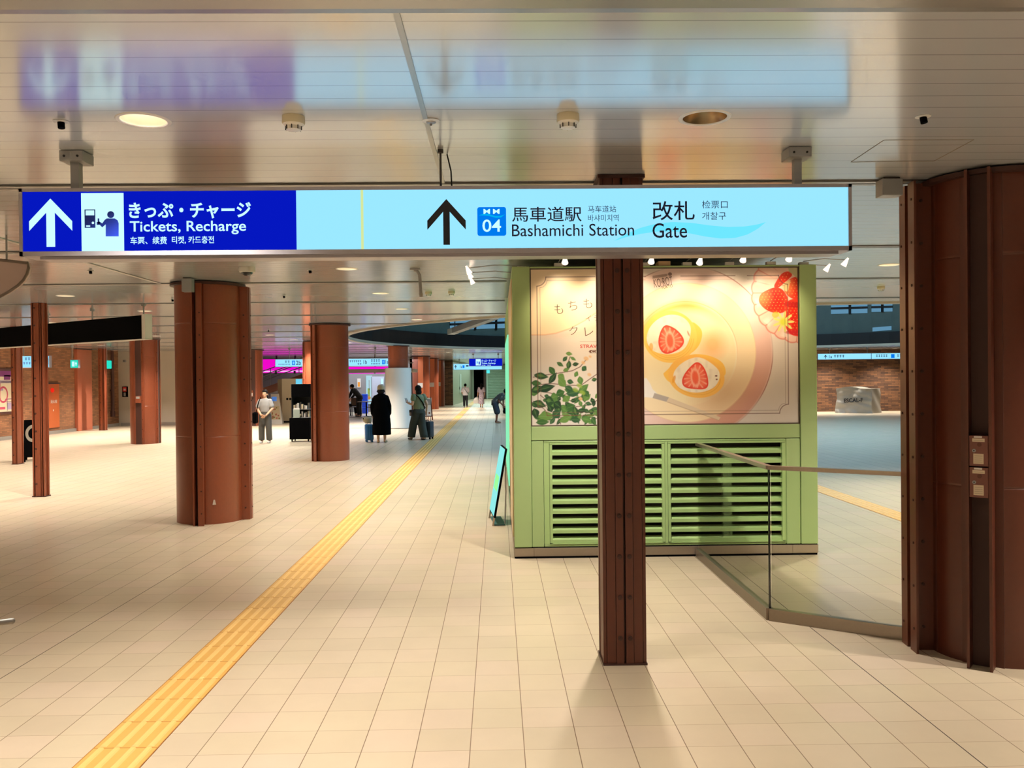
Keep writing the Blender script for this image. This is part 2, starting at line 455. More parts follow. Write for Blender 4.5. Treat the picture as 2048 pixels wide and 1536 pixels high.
window_on_ring(900, 1012, 634, 660, bars=(950, 992), skew=-4)
window_on_ring(1662, 1735, 602, 628, bars=(1700,), skew=-2)
window_on_ring(1743, 1785, 601, 624, bars=(1765,), skew=-1)
window_on_ring(1745, 1783, 655, 663, skew=-3)
window_on_ring(975, 1012, 681, 686, skew=-2)
window_on_ring(905, 930, 682, 688)

# walls
def wall(name, pts, mt, z0=0.0, z1=CEIL, thick=0.15, n=None):
    (xa, ya), (xb, yb) = pts
    d = Vector((xb-xa, yb-ya, 0)).normalized(); nn = Vector((-d[1], d[0], 0))*thick
    if n is not None and nn.dot(Vector(n)) > 0: nn = -nn
    m = MB(); m.prism([(xa,ya,z0),(xb,yb,z0),(xb,yb,z1),(xa,ya,z1)], nn)
    return struct(m.build(name, mt))
wall('wall_left', ((-15.2, -9), (-15.2, 34.8)), 'brick_left', n=(1,0,0))
wall('wall_left_return', ((-15.2, 34.8), (-12.75, 34.8)), 'offwhite', n=(0,-1,0))
wall('wall_left_stair', ((-12.75, 34.8), (-12.75, 37.9)), 'offwhite', n=(1,0,0))
wall('wall_back_stair', ((-16.5, 40.2), (-11.6, 40.2)), 'offwhite', n=(0,-1,0))
M['cafe_grey'] = mat('cafe_wall_grey', rgb(134, 128, 126), 0.5)
wall('wall_back_cafe', ((-14.0, 47.0), (-4.6, 47.0)), 'cafe_grey', n=(0,-1,0))
wall('wall_right_cafe', ((-4.6, 47.0), (-4.6, 60.0)), 'brick_left', n=(1,0,0))
wall('wall_back_brick', ((-4.6, 57.0), (-2.92, 57.0)), 'brick_far', n=(0,-1,0))
M['corridor'] = mat('corridor_tile', rgb(150, 162, 140), 0.4, noise=0.05, nscale=4)
wall('wall_left_corridor', ((-2.92, 57.0), (-2.2, 75.0)), 'corridor', n=(1,0,0))
wall('wall_back_corridor', ((-2.2, 75.0), (-2.02, 75.0)), 'corridor', n=(0,-1,0))
wall('wall_back_corridor_right', ((-1.05, 75.0), (6.0, 75.0)), 'corridor', n=(0,-1,0))
wall('wall_back_void', ((-2.3, 79.0), (-0.8, 79.0)), 'black', n=(0,-1,0))
m = MB(); m.box(-2.02, -1.05, 74.98, 75.02, 2.55, CEIL); struct(m.build('trim_doorhead', 'corridor'))
wall('wall_back_right', ((4.2, 41.2), (33, 41.2)), 'brick_far', n=(0,-1,0))
wall('wall_right', ((33, -9), (33, 41.2)), 'offwhite', n=(-1,0,0))
wall('wall_front', ((-15.2, -9), (33, -9)), 'offwhite', n=(0,1,0))
m = MB(); m.box(-15.2, -15.14, 12, 34.7, 0, 0.11); struct(m.build('baseboard_left', 'trim'))
m = MB(); m.box(-15.1, -12.8, 34.74, 34.8, 0, 0.12); struct(m.build('baseboard_back', 'trim'))

# ================================================================== tactile paving strips
def paving(x0, x1, y0, y1, name, label):
    t = thing(name, label, 'tactile paving')
    w = x1-x0; m = MB()
    m.box(x0, x1, y0, y1, 0.0005, 0.004)
    n = int((y1-y0)/0.3125)+1
    off = (4.126-y0) % 0.3125
    m2 = MB()
    for k in range(-1, n+1):
        a = y0+off+0.3125*k; b = a+0.3125
        if b < y0+0.05 or a > y1-0.05: continue
        a = max(a, y0); b = min(b, y1)
        for q in range(4):
            cx = x0 + w*(q+0.5)/4; r = 0.017
            m2.prism([(cx-r, a+0.012, 0.004), (cx+r, a+0.012, 0.004), (cx+r*0.6, a+0.018, 0.009), (cx-r*0.6, a+0.018, 0.009)], (0, b-a-0.022, 0))
        m.use(1).box(x0, x1, a-0.0025, a+0.0025, 0.0038, 0.0046).use(0)
    m.use(1).box(x0-0.003, x0+0.002, y0, y1, 0.0005, 0.0045); m.box(x1-0.002, x1+0.003, y0, y1, 0.0005, 0.0045)
    m.build('base_tiles', ['yellow', 'yellow_line'], t)
    o = m2.build('raised_bars', 'yellow_bar', t); o['kind'] = 'stuff'
    return t
paving(-1.942, -1.638, 0.5, 66, 'tactile_paving_strip', 'long yellow ribbed tactile strip crossing the whole floor left of the kiosk')
paving(4.80, 5.10, 6.2, 26, 'tactile_paving_strip', 'short visible piece of yellow tactile strip between kiosk and big right column')

# ================================================================== columns
def flange_mesh(r, gap, lip, proud, h, bolts=True, bolt_r=0.011, step=0.27, lips=(-1, 1)):
    """a built-up steel channel standing proud of the round shaft, pointing along local -Y"""
    m = MB(); y1 = -(r-0.04); y0 = -(r+proud); t = 0.014; g = gap/2
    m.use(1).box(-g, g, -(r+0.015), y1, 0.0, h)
    m.use(0)
    for s in (-1, 1):
        a, b = sorted((s*g, s*(g+t))); m.box(a, b, y0, y1, 0.0, h)
        a, b = sorted((s*(g+t), s*(g+lip)))
        if lip > t and s in lips: m.box(a, b, y0, y0+t, 0.0, h)
        a, b = sorted((s*(g+t), s*(g+0.06))); m.box(a, b, -(r-0.012)-0.006, y1, 0.0, h)
        if bolts:
            z = 0.15
            while z < h-0.1:
                if lip > 0.03 and s in lips:
                    m.use(1); c = s*(g+lip*0.62); m.cyl((c, y0-0.006, z), (c, y0, z), bolt_r*0.8, seg=8)
                xo = s*(g+t); yy = -(r+proud*0.45)
                m.use(1).cyl((xo, yy, z), (xo+s*0.008, yy, z), bolt_r, seg=8); m.use(0)
                z += step
    return m
def round_column(x, y, r, angles, label, gap=0.06, lip=0.06, proud=0.10, mt='rust', md='rust_dark', seg=64, h=CEIL-0.012, group=None, lips=(-1, 1)):
    t = thing('steel_column', label, 'column', (x, y, 0), 0, group)
    m = MB(); prof = [(r, 0)]+[(r+dr, h*f_+dz) for f_ in (0.36, 0.83) for dr, dz in ((0, -0.016), (0, -0.004), (-0.003, 0), (0, 0.004), (0, 0.016))]+[(r, h)]
    m.lathe(prof, seg=seg); m.build('shaft', mt, t, True)
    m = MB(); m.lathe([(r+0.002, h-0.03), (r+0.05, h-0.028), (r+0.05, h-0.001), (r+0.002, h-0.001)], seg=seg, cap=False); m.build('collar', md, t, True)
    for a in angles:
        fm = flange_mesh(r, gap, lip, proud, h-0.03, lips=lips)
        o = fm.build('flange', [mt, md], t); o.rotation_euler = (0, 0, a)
    return t
col_a = round_column(-3.64, 10.95, 0.405, (-0.02, PI/2, PI), 'nearest round rust brown column beneath the blue half of the big sign', lips=(1,), gap=0.045, lip=0.07)
m = MB(); m.use(0)
m.prism([(-0.02,0,-0.03),(0.02,0,-0.03),(0.008,0,0.03),(-0.008,0,0.03)], (0, 0.004, 0)); 
o = m.build('scuff', [mat('scuff_white', rgb(196,180,168), 0.7)], col_a); o.location = (0.03+0.405*math.sin(0.35), -0.405*math.cos(0.35)-0.001, 0.27); o.rotation_euler = (0, 0, 0.35)
round_column(-3.66, 18.95, 0.40, (-0.78, PI), 'round rust brown column just right of the black display case', proud=0.07, lips=(1,), lip=0.09)
cs = round_column(-10.05, 24.7, 0.385, (-0.02, PI/2), 'round rust column with a small box, in front of the white wall', proud=0.03, gap=0.17, lip=0.015)
m = MB(); m.bbox(-0.07, 0.07, -0.47, -0.395, 1.16, 1.36, 0.006); m.use(1).box(-0.05, 0.05, -0.474, -0.469, 1.28, 1.34); m.build('switch_box', ['rust', 'grey'], cs)
cs = round_column(-9.55, 33.9, 0.36, (0.25,), 'far rust column close behind the woman in the grey shirt', proud=0.06, seg=40, gap=0.16)
m = MB(); m.bbox(-0.10, 0.12, -0.50, -0.40, 1.14, 1.38, 0.006); m.use(1).box(-0.08, 0.0, -0.505, -0.499, 1.16, 1.28); m.box(0.02, 0.10, -0.505, -0.499, 1.16, 1.28); m.build('switch_box', ['rust', 'white'], cs)
round_column(-5.55, 26.9, 0.42, (0, PI/2, -PI/2), 'plain rust column half hidden behind the black display case column', proud=0.06, seg=32)
cw = round_column(-3.55, 31.0, 0.36, (), 'brown column whose lower part is wrapped in a white panel')
M['wrap'] = mat('white_wrap', rgb(240, 238, 232), 0.15, coat=0.4)
m = MB(); m.lathe([(0.47, 0.02), (0.47, 2.16), (0.455, 2.165), (0.40, 2.165)], seg=40, cap=False); m.build('white_wrap', 'wrap', cw, True)
for cx, cy, r, lb in ((-4.02, 45.6, 0.46, 'first of three orange lit far columns right of the white wrapped column'),
                      (-3.78, 50.4, 0.36, 'middle one of the orange lit far columns beyond the woman with phone'),
                      (-3.72, 55.2, 0.36, 'farthest orange lit column against the dark brick wall')):
    t = round_column(cx, cy, r, (0.0,), lb, seg=28, proud=0.06, lip=0.09)
    m = MB(); m.bbox(-0.13, 0.13, -(r+0.10), -(r+0.062), 1.30, 1.55, 0.01); m.build('switch_box', 'white', t)
    m = MB(); m.box(-0.10, 0.16, -(r+0.09), -(r+0.02), 0.0, CEIL-0.05); m.build('lit_fin', mat('lit_fin_orange', rgb(196, 104, 62), 0.4), t)  # brighter orange puts the light on the fin into its colour

# big column at the right edge
CB = (3.14, 5.40); RB = 0.385
big = round_column(CB[0], CB[1], RB, (), 'large dark brown round column at the right edge holding two small boxes', mt='rust_dim', md='rust_dim_dark', seg=64)
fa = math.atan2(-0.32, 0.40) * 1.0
f1 = flange_mesh(RB, 0.105, 0.016, 0.11, CEIL-0.02, bolts=False).build('flange', ['rust_dim', 'rust_dim_dark'], big); f1.rotation_euler = (0, 0, fa)
f2 = flange_mesh(RB, 0.05, 0.10, 0.135, CEIL-0.02, bolt_r=0.010).build('flange', ['rust_dim', 'rust_dim_dark'], big); f2.rotation_euler = (0, 0, -PI/2-0.10)
f3 = flange_mesh(RB, 0.105, 0.016, 0.11, CEIL-0.02, bolts=False).build('flange', ['rust_dim', 'rust_dim_dark'], big); f3.rotation_euler = (0, 0, fa+PI)
# two small control boxes inside its front channel
M['box_brown'] = mat('box_brown', rgb(116, 68, 58), 0.45)
M['paper'] = mat('paper_label', rgb(214, 196, 170), 0.7)
M['ink_grey'] = mat('print_grey', rgb(150, 138, 120), 0.7)
for z0, z1, lb in ((1.205, 1.385, 'upper small brown control box in the channel of the right column'), (1.02, 1.198, 'lower small brown control box in the channel of the right column')):
    t = thing('control_box', lb, 'control box', (CB[0], CB[1], z0), fa)
    h = z1-z0; y = -(RB+0.105)
    m = MB(); m.bbox(-0.0505, 0.0505, y, -(RB+0.017), 0.0, h, 0.003); m.build('housing', 'box_brown', t)
    m = MB(); m.box(-0.024, 0.018, y-0.004, y+0.001, h-0.012, h-0.002); m.build('tab', 'white', t)
    m = MB(); m.box(-0.033, 0.032, y-0.0025, y+0.001, h-0.036, h-0.016); m.use(1).box(-0.027, 0.026, y-0.0028, y, h-0.028, h-0.026); m.build('name_plate', ['paper', 'ink_grey'], t)
    m = MB(); m.cyl((0.004, y-0.003, h-0.052), (0.004, y, h-0.052), 0.012, seg=16); m.build('emblem', 'rust_dim', t)
    m = MB(); m.cyl((-0.024, y-0.006, h-0.088), (-0.024, y, h-0.088), 0.010, seg=16); m.use(1).cyl((-0.024, y-0.0065, h-0.088), (-0.024, y-0.004, h-0.088), 0.004, seg=10); m.build('lock', ['grey_metal', 'dark'], t, True)
    m = MB(); m.box(-0.028, 0.026, y-0.0022, y+0.001, 0.014, 0.074)
    for q in range(4): m.use(1).box(-0.022, 0.020, y-0.0026, y, 0.024+q*0.012, 0.026+q*0.012)
    m.build('notice', ['paper', 'ink_grey'], t)

# built-up riveted column in front of the kiosk
YC = 5.20
xa, xb = P(1205, 1000, YC)[0], P(1291, 1000, YC)[0]
W2 = (xb-xa)/2; XC = (xa+xb)/2
ic = thing('riveted_column', 'dark brown riveted steel column standing in front of the advert kiosk', 'column', (XC, YC+0.13, 0))
D2 = 0.13; h = CEIL-0.003
m = MB()
m.use(1).box(-W2+0.02, W2-0.02, -D2+0.03, D2-0.03, 0, h)
m.use(0)
for s in (-1, 1):
    for (a, b, y0, y1) in ((0.007, 0.052, -D2, -D2+0.05), (0.055, W2-0.022, -D2+0.006, -D2+0.05), (W2-0.019, W2, -D2+0.012, -D2+0.05)):
        for yy in ((y0, y1), (-y1, -y0)):
            p, q = sorted((s*a, s*b)); m.box(p, q, yy[0], yy[1], 0, h)
    p, q = sorted((s*(W2-0.03), s*(W2-0.004))); m.box(p, q, -D2+0.04, D2-0.04, 0, h)
m.build('shaft', ['rust_dim', 'rust_dim_dark'], ic)
m = MB(); m.box(-W2-0.012, W2+0.012, -D2-0.008, D2+0.008, h-0.020, h); m.build('cap_plate', 'rust_dim_dark', ic)
m = MB(); m.box(-W2-0.004, W2+0.004, -D2-0.004, D2+0.004, 0, 0.012); m.build('base_plate', 'rust_dim_dark', ic)
bm_ = MB(); bm_.lathe([(0.0145, 0), (0.0145, 0.006), (0.009, 0.007), (0.009, 0.015), (0.001, 0.0155)], seg=12)
bolt0 = None
for k in range(11):
    z = 1.75-(540+82*k-754)/1720*YC
    for s in (-1, 1):
        if bolt0 is None:
            bolt0 = bm_.build('bolt', 'rust_dim_dark', ic, True); b = bolt0
        else:
            b = bolt0.copy(); COL.objects.link(b); b.parent = ic
        b.location = (s*0.030, -D2, z); b.rotation_euler = (PI/2, 0, 0)

# slim columns on the left
def slim_column(x, y, w, d, label, rz=0.0, h=CEIL-0.003):
    t = thing('slim_column', label, 'column', (x, y, 0), rz)
    m = MB()
    m.use(1).box(-w*0.36, w*0.36, -d/2+0.02, d/2-0.02, 0, h)
    m.use(0).box(-w/2, w*0.14, -d/2, -d/2+0.03, 0, h); m.box(w*0.22, w/2, -d/2, -d/2+0.03, 0, h); m.box(-w/2, w/2, d/2-0.03, d/2, 0, h)
    for s in (-1, 1): p, q = sorted((s*w*0.30, s*w*0.38)); m.box(p, q, -d/2, d/2, 0, h)
    z = 0.2; m.use(1)
    while z < h:
        m.cyl((-w*0.2, -d/2-0.008, z), (-w*0.2, -d/2, z), 0.014, seg=8); z += 0.27
    m.build('shaft', ['rust', 'rust_dark'], t)
    m = MB(); m.box(-w/2-0.01, w/2+0.01, -d/2-0.01, d/2+0.01, 0, 0.015); m.build('base_plate', 'rust_dark', t)
    return t
p = F(81, 994); slim_column(p[0]-0.02, p[1]+0.07, 0.185, 0.14, 'slim brown steel column nearest the left edge, crossing the black banner')
p = F(30, 929); slim_column(p[0], p[1]+0.12, 0.12, 0.24, 'slim brown column at the left edge beside the black folding stand')
p = F(204, 861); slim_column(p[0], p[1]+0.1, 0.22, 0.2, 'thin distant brown column beside the green exit signs and red panel')

# ================================================================== recessed downlights
M['can'] = mat('downlight_reflector', rgb(236, 226, 208), 0.5, metal=0.1)
M['can_bronze'] = mat('downlight_reflector_bronze', rgb(196, 172, 136), 0.22, metal=0.9)
M['can_ring'] = mat('downlight_ring', rgb(222, 220, 216), 0.35)
M['lamp'] = glow('downlight_lamp', (1.0, 0.84, 0.64, 1), 20.0)
dl_src = None
beams = {}
def beam_data(k_):
    if k_ not in beams:
        l = bpy.data.lights.new('downlight_beam', 'SPOT'); l.energy = DOWN_W*k_; l.color = WARM
        l.spot_size = math.radians(122); l.spot_blend = 0.9; l.shadow_soft_size = 0.06; beams[k_] = l
    return beams[k_]
def copy_fitting(o, loc):
    c = o.copy(); COL.objects.link(c); c.location = loc
    for ch in o.children:
        if ch.type == 'MESH': d = ch.copy(); COL.objects.link(d); d.parent = c
    return c
for i, (x, y) in enumerate(sorted(DL, key=lambda q: (q[1], q[0]))):
    near = 3.0 < y < 5.5
    if dl_src is None:
        dl_src = thing('ceiling_downlight', 'recessed round downlight', 'ceiling light', (x, y, CEIL))
        m = MB(); m.lathe([(DL_R-0.002, 0.0), (DL_R+0.002, -0.004), (DL_R+0.016, -0.004), (DL_R+0.020, 0.0)], seg=32, cap=False); m.build('ring', 'can_ring', dl_src, True)
        m = MB(); m.lathe([(DL_R, 0.0), (DL_R*0.86, 0.06), (DL_R*0.66, 0.13), (DL_R*0.6, 0.16)], seg=32, cap=False)
        m.build('reflector', 'can', dl_src, True)
        m = MB(); m.lathe([(DL_R*0.64, 0.155), (DL_R*0.64, 0.18)], seg=24); m.build('lamp', 'lamp', dl_src)
        o = dl_src
    else: o = copy_fitting(dl_src, (x, y, CEIL))
    if near and abs(x+1.64) < 0.3: o['label'] = 'recessed round downlight above the blue half of the hanging sign'
    elif y < 3.5: o['label'] = 'recessed round downlight in the ceiling nearer than the hanging sign'; o['group'] = 'downlights in front of the hanging sign'
    elif near: o['label'] = 'recessed round downlight to the side of the hanging sign'; o['group'] = 'downlights beside the hanging sign'
    elif y < 14: o['label'] = 'recessed round downlight in the ceiling just beyond the hanging sign'; o['group'] = 'downlights just beyond the hanging sign'
    elif y < 24: o['label'] = 'recessed round downlight in the ceiling around the brown columns'; o['group'] = 'downlights around the round columns'
    else: o['label'] = 'small distant recessed downlight deep in the concourse ceiling'; o['group'] = 'distant downlights'
    if near and abs(x-1.0) < 0.3:
        o['label'] = 'unlit recessed downlight above the pale half of the hanging sign, showing its bronze reflector'
        for ch in o.children:
            if ch.name.startswith(('lamp', 'reflector')): ch.data = ch.data.copy(); ch.data.materials.clear(); ch.data.materials.append(M['can_bronze'])
        continue
    lo = bpy.data.objects.new('downlight_beam', beam_data(0.66 if y < 3 else (1.0 if y < 26 else 1.9))); COL.objects.link(lo); lo.parent = o; lo.location = (0, 0, 0.012)

# ================================================================== the hanging sign
YS = 4.57
def SX(px, py): return P(px, py, YS)
M['sign_blue'] = glow('sign_blue', rgb(6, 26, 206), 0.85)
M['sign_white'] = glow('sign_white', rgb(196, 246, 255), 1.15)
M['sign_pale'] = glow('sign_pale', rgb(148, 222, 255), 1.12)
M['ink_navy'] = mat('ink_navy', rgb(22, 26, 74), 0.5)
M['ink_blue'] = mat('ink_blue', rgb(40, 62, 120), 0.5)
M['ink_black'] = mat('ink_black', rgb(14, 16, 26), 0.5)
M['badge_blue'] = glow('badge_blue', rgb(0, 122, 238), 1.0)
M['badge_wave'] = glow('badge_wave', rgb(0, 176, 240), 1.0)
M['wave'] = glow('sign_wave', rgb(104, 218, 246), 1.15)
M['sign_line'] = glow('sign_seam', rgb(214, 232, 160), 1.0)
def sbox(x0, y0, x1, y1):
    a, b = SX(x0, y1), SX(x1, y0); return a[0], a[2], b[0], b[2]
# the sign hangs level: use one mean row for its edges
zt = (SX(36, 378)[2]+SX(1703, 367)[2])/2; zb = (SX(45, 513)[2]+SX(1703, 500)[2])/2
sx0, sx1 = SX(39, 440)[0], SX(1703, 430)[0]
SD = 0.17
sign = thing('hanging_sign', 'long lit direction sign hung across the hall, half deep blue and half pale blue', 'sign', ((sx0+sx1)/2, YS, zb))
ox, oz = -(sx0+sx1)/2, -zb
def L(v): return (v[0]+ox, v[2]+oz)
H = zt-zb; HW = (sx1-sx0)/2
m = MB(); fr = 0.018
m.box(-HW, HW, 0.012, SD, 0.0, H)
m.box(-HW, HW, -0.006, 0.02, H-fr, H); m.box(-HW, HW, -0.006, 0.02, 0, fr*1.3); m.box(-HW, -HW+fr, -0.006, 0.02, 0, H); m.box(HW-fr, HW, -0.006, 0.02, 0, H)
m.box(-HW+0.09, HW-0.06, 0.03, SD-0.01, -0.014, 0.001)
m.build('housing', 'sign_frame', sign)
def lx(px, py=440): return P(px, py, YS)[0]+ox
def lz(px, py): return P(px, py, YS)[2]+oz
def lb(x0, y0, x1, y1): return (lx(x0, y1), lz(x0, y1), lx(x1, y0), lz(x1, y0))
def arrow(m, x0, y0, x1, y1, th, st, yp):
    """upright arrow with a chevron head in the given pixel box"""
    a, b, c, d = lb(x0, y0, x1, y1); w = c-a; h = d-b; cx = (a+c)/2
    hd = h*0.47; t = h*th
    m.poly([(cx, yp, d), (a, yp, d-hd), (a, yp, d-hd-t), (cx, yp, d-t*0.98), (c, yp, d-hd-t), (c, yp, d-hd)])
    s = w*st/2
    m.poly([(cx-s, yp-0.0003, b), (cx+s, yp-0.0003, b), (cx+s, yp-0.0003, d-t*0.8), (cx-s, yp-0.0003, d-t*0.8)])
xdiv = lx(592); xl = -HW+fr; xr = HW-fr; zlo, zhi = fr*1.3, H-fr
# blue half
m = MB(); m.use(0).box(xl, xdiv, 0.0, 0.012, zlo, zhi)
m.use(1)
m.text('きっぷ・チャージ', *lb(258, 404, 502, 438), -0.0012, bold=0.028)
m.text('Tickets, Recharge', *lb(260, 441, 492, 470), -0.0012, bold=0.012)
m.text('车票、续费', *lb(261, 473, 334, 489), -0.0012, bold=0.012)
m.text('티켓, 카드충전', *lb(344, 472, 428, 488), -0.0012, bold=0.015)
blue = m.build('display_panel', ['sign_blue', 'sign_white'], sign); blue['label'] = 'deep blue display panel with white lettering'
m = MB(); arrow(m, 59, 397, 144, 494, 0.20, 0.20, -0.0012); m.build('arrow', 'sign_white', blue)
m = MB(); a, b, c, d = lb(164, 386, 247, 505); m.use(0).box(a, c, -0.0025, 0.0, b, d)
yq = -0.0034
def rect(x0, y0, x1, y1, y=yq): a, b, c, d = lb(x0, y0, x1, y1); m.quad((a,y,b),(c,y,b),(c,y,d),(a,y,d))
m.use(1); rect(170, 419, 191, 456); m.use(0); rect(172, 421, 189, 431, yq-0.0004); rect(173, 451, 181, 454, yq-0.0004)
a, b, c, d = lb(184, 443, 189, 449); m.cyl(((a+c)/2, yq-0.0004, (b+d)/2), ((a+c)/2, yq-0.0003, (b+d)/2), (c-a)/2, seg=12)
m.use(1); a, b, c, d = lb(215, 423, 229, 436); m.cyl(((a+c)/2, yq-0.0002, (b+d)/2), ((a+c)/2, yq, (b+d)/2), (c-a)/2, seg=20)
def ppoly(pts, y=yq): m.poly([(lx(px, py), y, lz(px, py)) for px, py in pts])
ppoly([(212, 473), (238, 473), (238, 447), (236, 441), (230, 437), (214, 437), (210, 440), (205, 447), (199, 443), (196, 446), (205, 455), (212, 449)])
rect(196, 437, 199, 447); rect(194, 444, 200, 450)
m.build('pictogram', ['sign_white', mat('picto_blue', rgb(18, 50, 170), 0.5)], blue)
# pale half
m = MB(); m.use(0).box(xdiv+0.002, xr, 0.0, 0.012, zlo, zhi)
m.use(1); a, b, c, d = lb(722.5, 380, 726.5, 507); m.quad((a,-0.0008,b),(c,-0.0008,b),(c,-0.0008,zhi),(a,-0.0008,zhi))
top = [(1228, 482), (1250, 469), (1280, 456), (1310, 448), (1345, 444), (1385, 446), (1420, 451), (1455, 454), (1490, 453), (1515, 449), (1532, 444)]
bot = [(1532, 444), (1515, 458), (1495, 469), (1470, 476), (1440, 477), (1410, 473), (1380, 467), (1350, 463), (1315, 463), (1280, 468), (1250, 475), (1228, 482)]
m.use(2)
tp = [(lx(x, y), lz(x, y)) for x, y in top]; bp_ = [(lx(x, y), lz(x, y)) for x, y in bot[::-1]]
def interp(pl, x):
    for (xa_, za), (xb_, zb_) in zip(pl, pl[1:]):
        if xa_ <= x <= xb_: return za+(zb_-za)*(x-xa_)/(xb_-xa_+1e-9)
    return pl[-1][1]
xs = np.linspace(tp[0][0], tp[-1][0], 41)
for xa_, xb_ in zip(xs, xs[1:]):
    m.quad((xa_,-0.0008,interp(bp_, xa_)), (xb_,-0.0008,interp(bp_, xb_)), (xb_,-0.0008,interp(tp, xb_)), (xa_,-0.0008,interp(tp, xa_)))
m.use(3)
m.text('馬車道駅', *lb(1024, 413, 1163, 444), -0.0016, bold=0.006)
m.text('Bashamichi Station', *lb(1024, 447, 1268, 473), -0.0016, bold=0.002)
m.text('改札', *lb(1305, 402, 1389, 441), -0.0016, bold=0.008)
m.text('Gate', *lb(1305, 446, 1374, 476), -0.0016, bold=0.006)
m.use(4)
m.text('马车道站', *lb(1176, 411, 1232, 425), -0.0016)
m.text('바샤미치역', *lb(1176, 429, 1237, 443), -0.0016)
m.text('检票口', *lb(1404, 401, 1455, 417), -0.0016)
m.text('개찰구', *lb(1404, 424, 1452, 440), -0.0016)
pale = m.build('display_panel', ['sign_pale', 'sign_line', 'wave', 'ink_navy', 'ink_blue'], sign); pale['label'] = 'pale blue display panel with dark lettering and a wave'
m = MB(); arrow(m, 855, 398, 931, 490, 0.20, 0.17, -0.0012); m.build('arrow', 'ink_black', pale)
m = MB(); a, b, c, d = lb(955, 414, 1012, 472); r = 0.012; pts = []
for (qx, qz, a0) in ((c-r, d-r, 0), (a+r, d-r, PI/2), (a+r, b+r, PI), (c-r, b+r, 1.5*PI)):
    for k in range(5): t_ = a0+PI/2*k/4; pts.append((qx+r*math.cos(t_), -0.0015, qz+r*math.sin(t_)))
m.use(0).poly(pts[::-1])
m.use(1); ppoly([(957, 431), (966, 428), (976, 428), (990, 432), (1000, 432), (1010, 429), (1002, 435), (992, 436), (978, 432), (968, 431)], -0.0019)
m.use(2); m.text('M', *lb(967, 418, 980, 428), -0.0021, bold=0.012); m.text('M', *lb(986, 418, 999, 428), -0.0021, bold=0.012); m.text('04', *lb(965, 439, 1002, 464), -0.0021, bold=0.01)
m.build('station_badge', ['badge_blue', 'badge_wave', 'sign_white'], pale)
# hangers
M['hanger'] = mat('hanger_grey', rgb(150, 150, 150), 0.4, metal=0.4)
for px, w in ((138, 0.022), (1604, 0.020)):
    x = lx(px, 340); ztop = CEIL-zb-0.012
    m = MB(); m.box(x-w, x+w, 0.06, 0.06+2*w, H-0.002, ztop-0.02); m.build('hanger_post', 'hanger', sign)
    m = MB(); m.bbox(x-0.062, x+0.062, 0.02, 0.15, ztop-0.045, ztop+0.010, 0.004)
    m.use(1); m.cyl((x-0.035, 0.016, ztop-0.02), (x-0.035, 0.02, ztop-0.02), 0.006, seg=8); m.cyl((x+0.035, 0.016, ztop-0.02), (x+0.035, 0.02, ztop-0.02), 0.006, seg=8)
    m.build('ceiling_bracket', ['hanger', 'dark'], sign)
x = lx(880, 340); m = MB(); m.cyl((x, 0.05, H-0.002), (x, 0.05, CEIL-zb-0.001), 0.006, seg=10); m.cyl((x, 0.05, CEIL-zb-0.02), (x, 0.05, CEIL-zb-0.001), 0.016, seg=12); m.build('hanger_rod', 'trim_dark', sign)
m = MB(); m.tube([(x+0.03, 0.14, CEIL-zb-0.002), (x+0.05, 0.16, CEIL-zb-0.09), (x+0.055, 0.16, H-0.002)], 0.004, 8); m.build('cable', 'dark', sign)

# ================================================================== ceiling fittings
def ceil_pt(px, py): p = F(px, py, CEIL); return (p[0], p[1], CEIL)
def on_ceiling_px(px, py, drop):
    p = F(px, py, CEIL-drop); return p
def detector(px, py, label, s=1.0):
    p = F(px, py, CEIL-0.03); t = thing('smoke_detector', label, 'smoke detector', (p[0], p[1], CEIL-0.0005))
    M.setdefault('cream', mat('detector_cream', rgb(206, 196, 166), 0.5))
    m = MB(); m.lathe([(0.052*s, 0), (0.053*s, -0.03*s), (0.050*s, -0.036*s)], seg=28); m.build('base', 'cream', t, True)
    m = MB(); m.lathe([(0.049*s, -0.036*s), (0.036*s, -0.046*s), (0.034*s, -0.062*s), (0.020*s, -0.066*s)], seg=28); m.build('sensor_head', 'white', t, True)
    m = MB()
    for k in range(8): a = k*PI/4; m.box(-0.002, 0.002, -0.002, 0.002, -0.062*s, -0.044*s); m.v[-8:] = [(v[0]+0.037*s*math.cos(a), v[1]+0.037*s*math.sin(a), v[2]) for v in m.v[-8:]]
    m.build('cage', 'dark', t)
    return t
detector(587, 246, 'round cream smoke detector above the blue part of the hanging sign')
detector(1136, 242, 'round cream smoke detector above the station name on the sign')
detector(857, 588, 'small pale smoke detector just beside the drooping pipe bracket', 0.9)
detector(903, 587, 'small pale smoke detector between pipe bracket and kiosk spotlights', 0.9)
detector(1762, 577, 'pale smoke detector on the ceiling between kiosk and big right column', 1.0)
p = ceil_pt(862, 240); t = thing('ceiling_speaker', 'small round ceiling sprinkler disc on the lengthwise ceiling joint', 'sprinkler', p)
m = MB(); m.lathe([(0.040, -0.0005), (0.042, -0.006), (0.026, -0.010)], seg=28); m.build('rim', 'can_ring', t, True)
m = MB(); m.lathe([(0.025, -0.009), (0.020, -0.016), (0.006, -0.018), (0.004, -0.028)], seg=20); m.build('sensor_head', 'grey_metal', t, True)
t.name = 'ceiling_sprinkler'
def eyelet(px, py, label, grp=None, s=1.0):
    p = ceil_pt(px, py); t = thing('ceiling_nozzle', label, 'ceiling nozzle', (p[0], p[1], CEIL-0.0005), 0, grp)
    m = MB(); m.lathe([(0.034*s, 0), (0.036*s, -0.004*s), (0.02*s, -0.006*s)], seg=20); m.build('rim', 'can_ring', t, True)
    m = MB(); m.cyl((0, 0, -0.004*s), (0.004, -0.004, -0.034*s), 0.016*s, seg=14); m.build('nozzle', 'black', t, True)
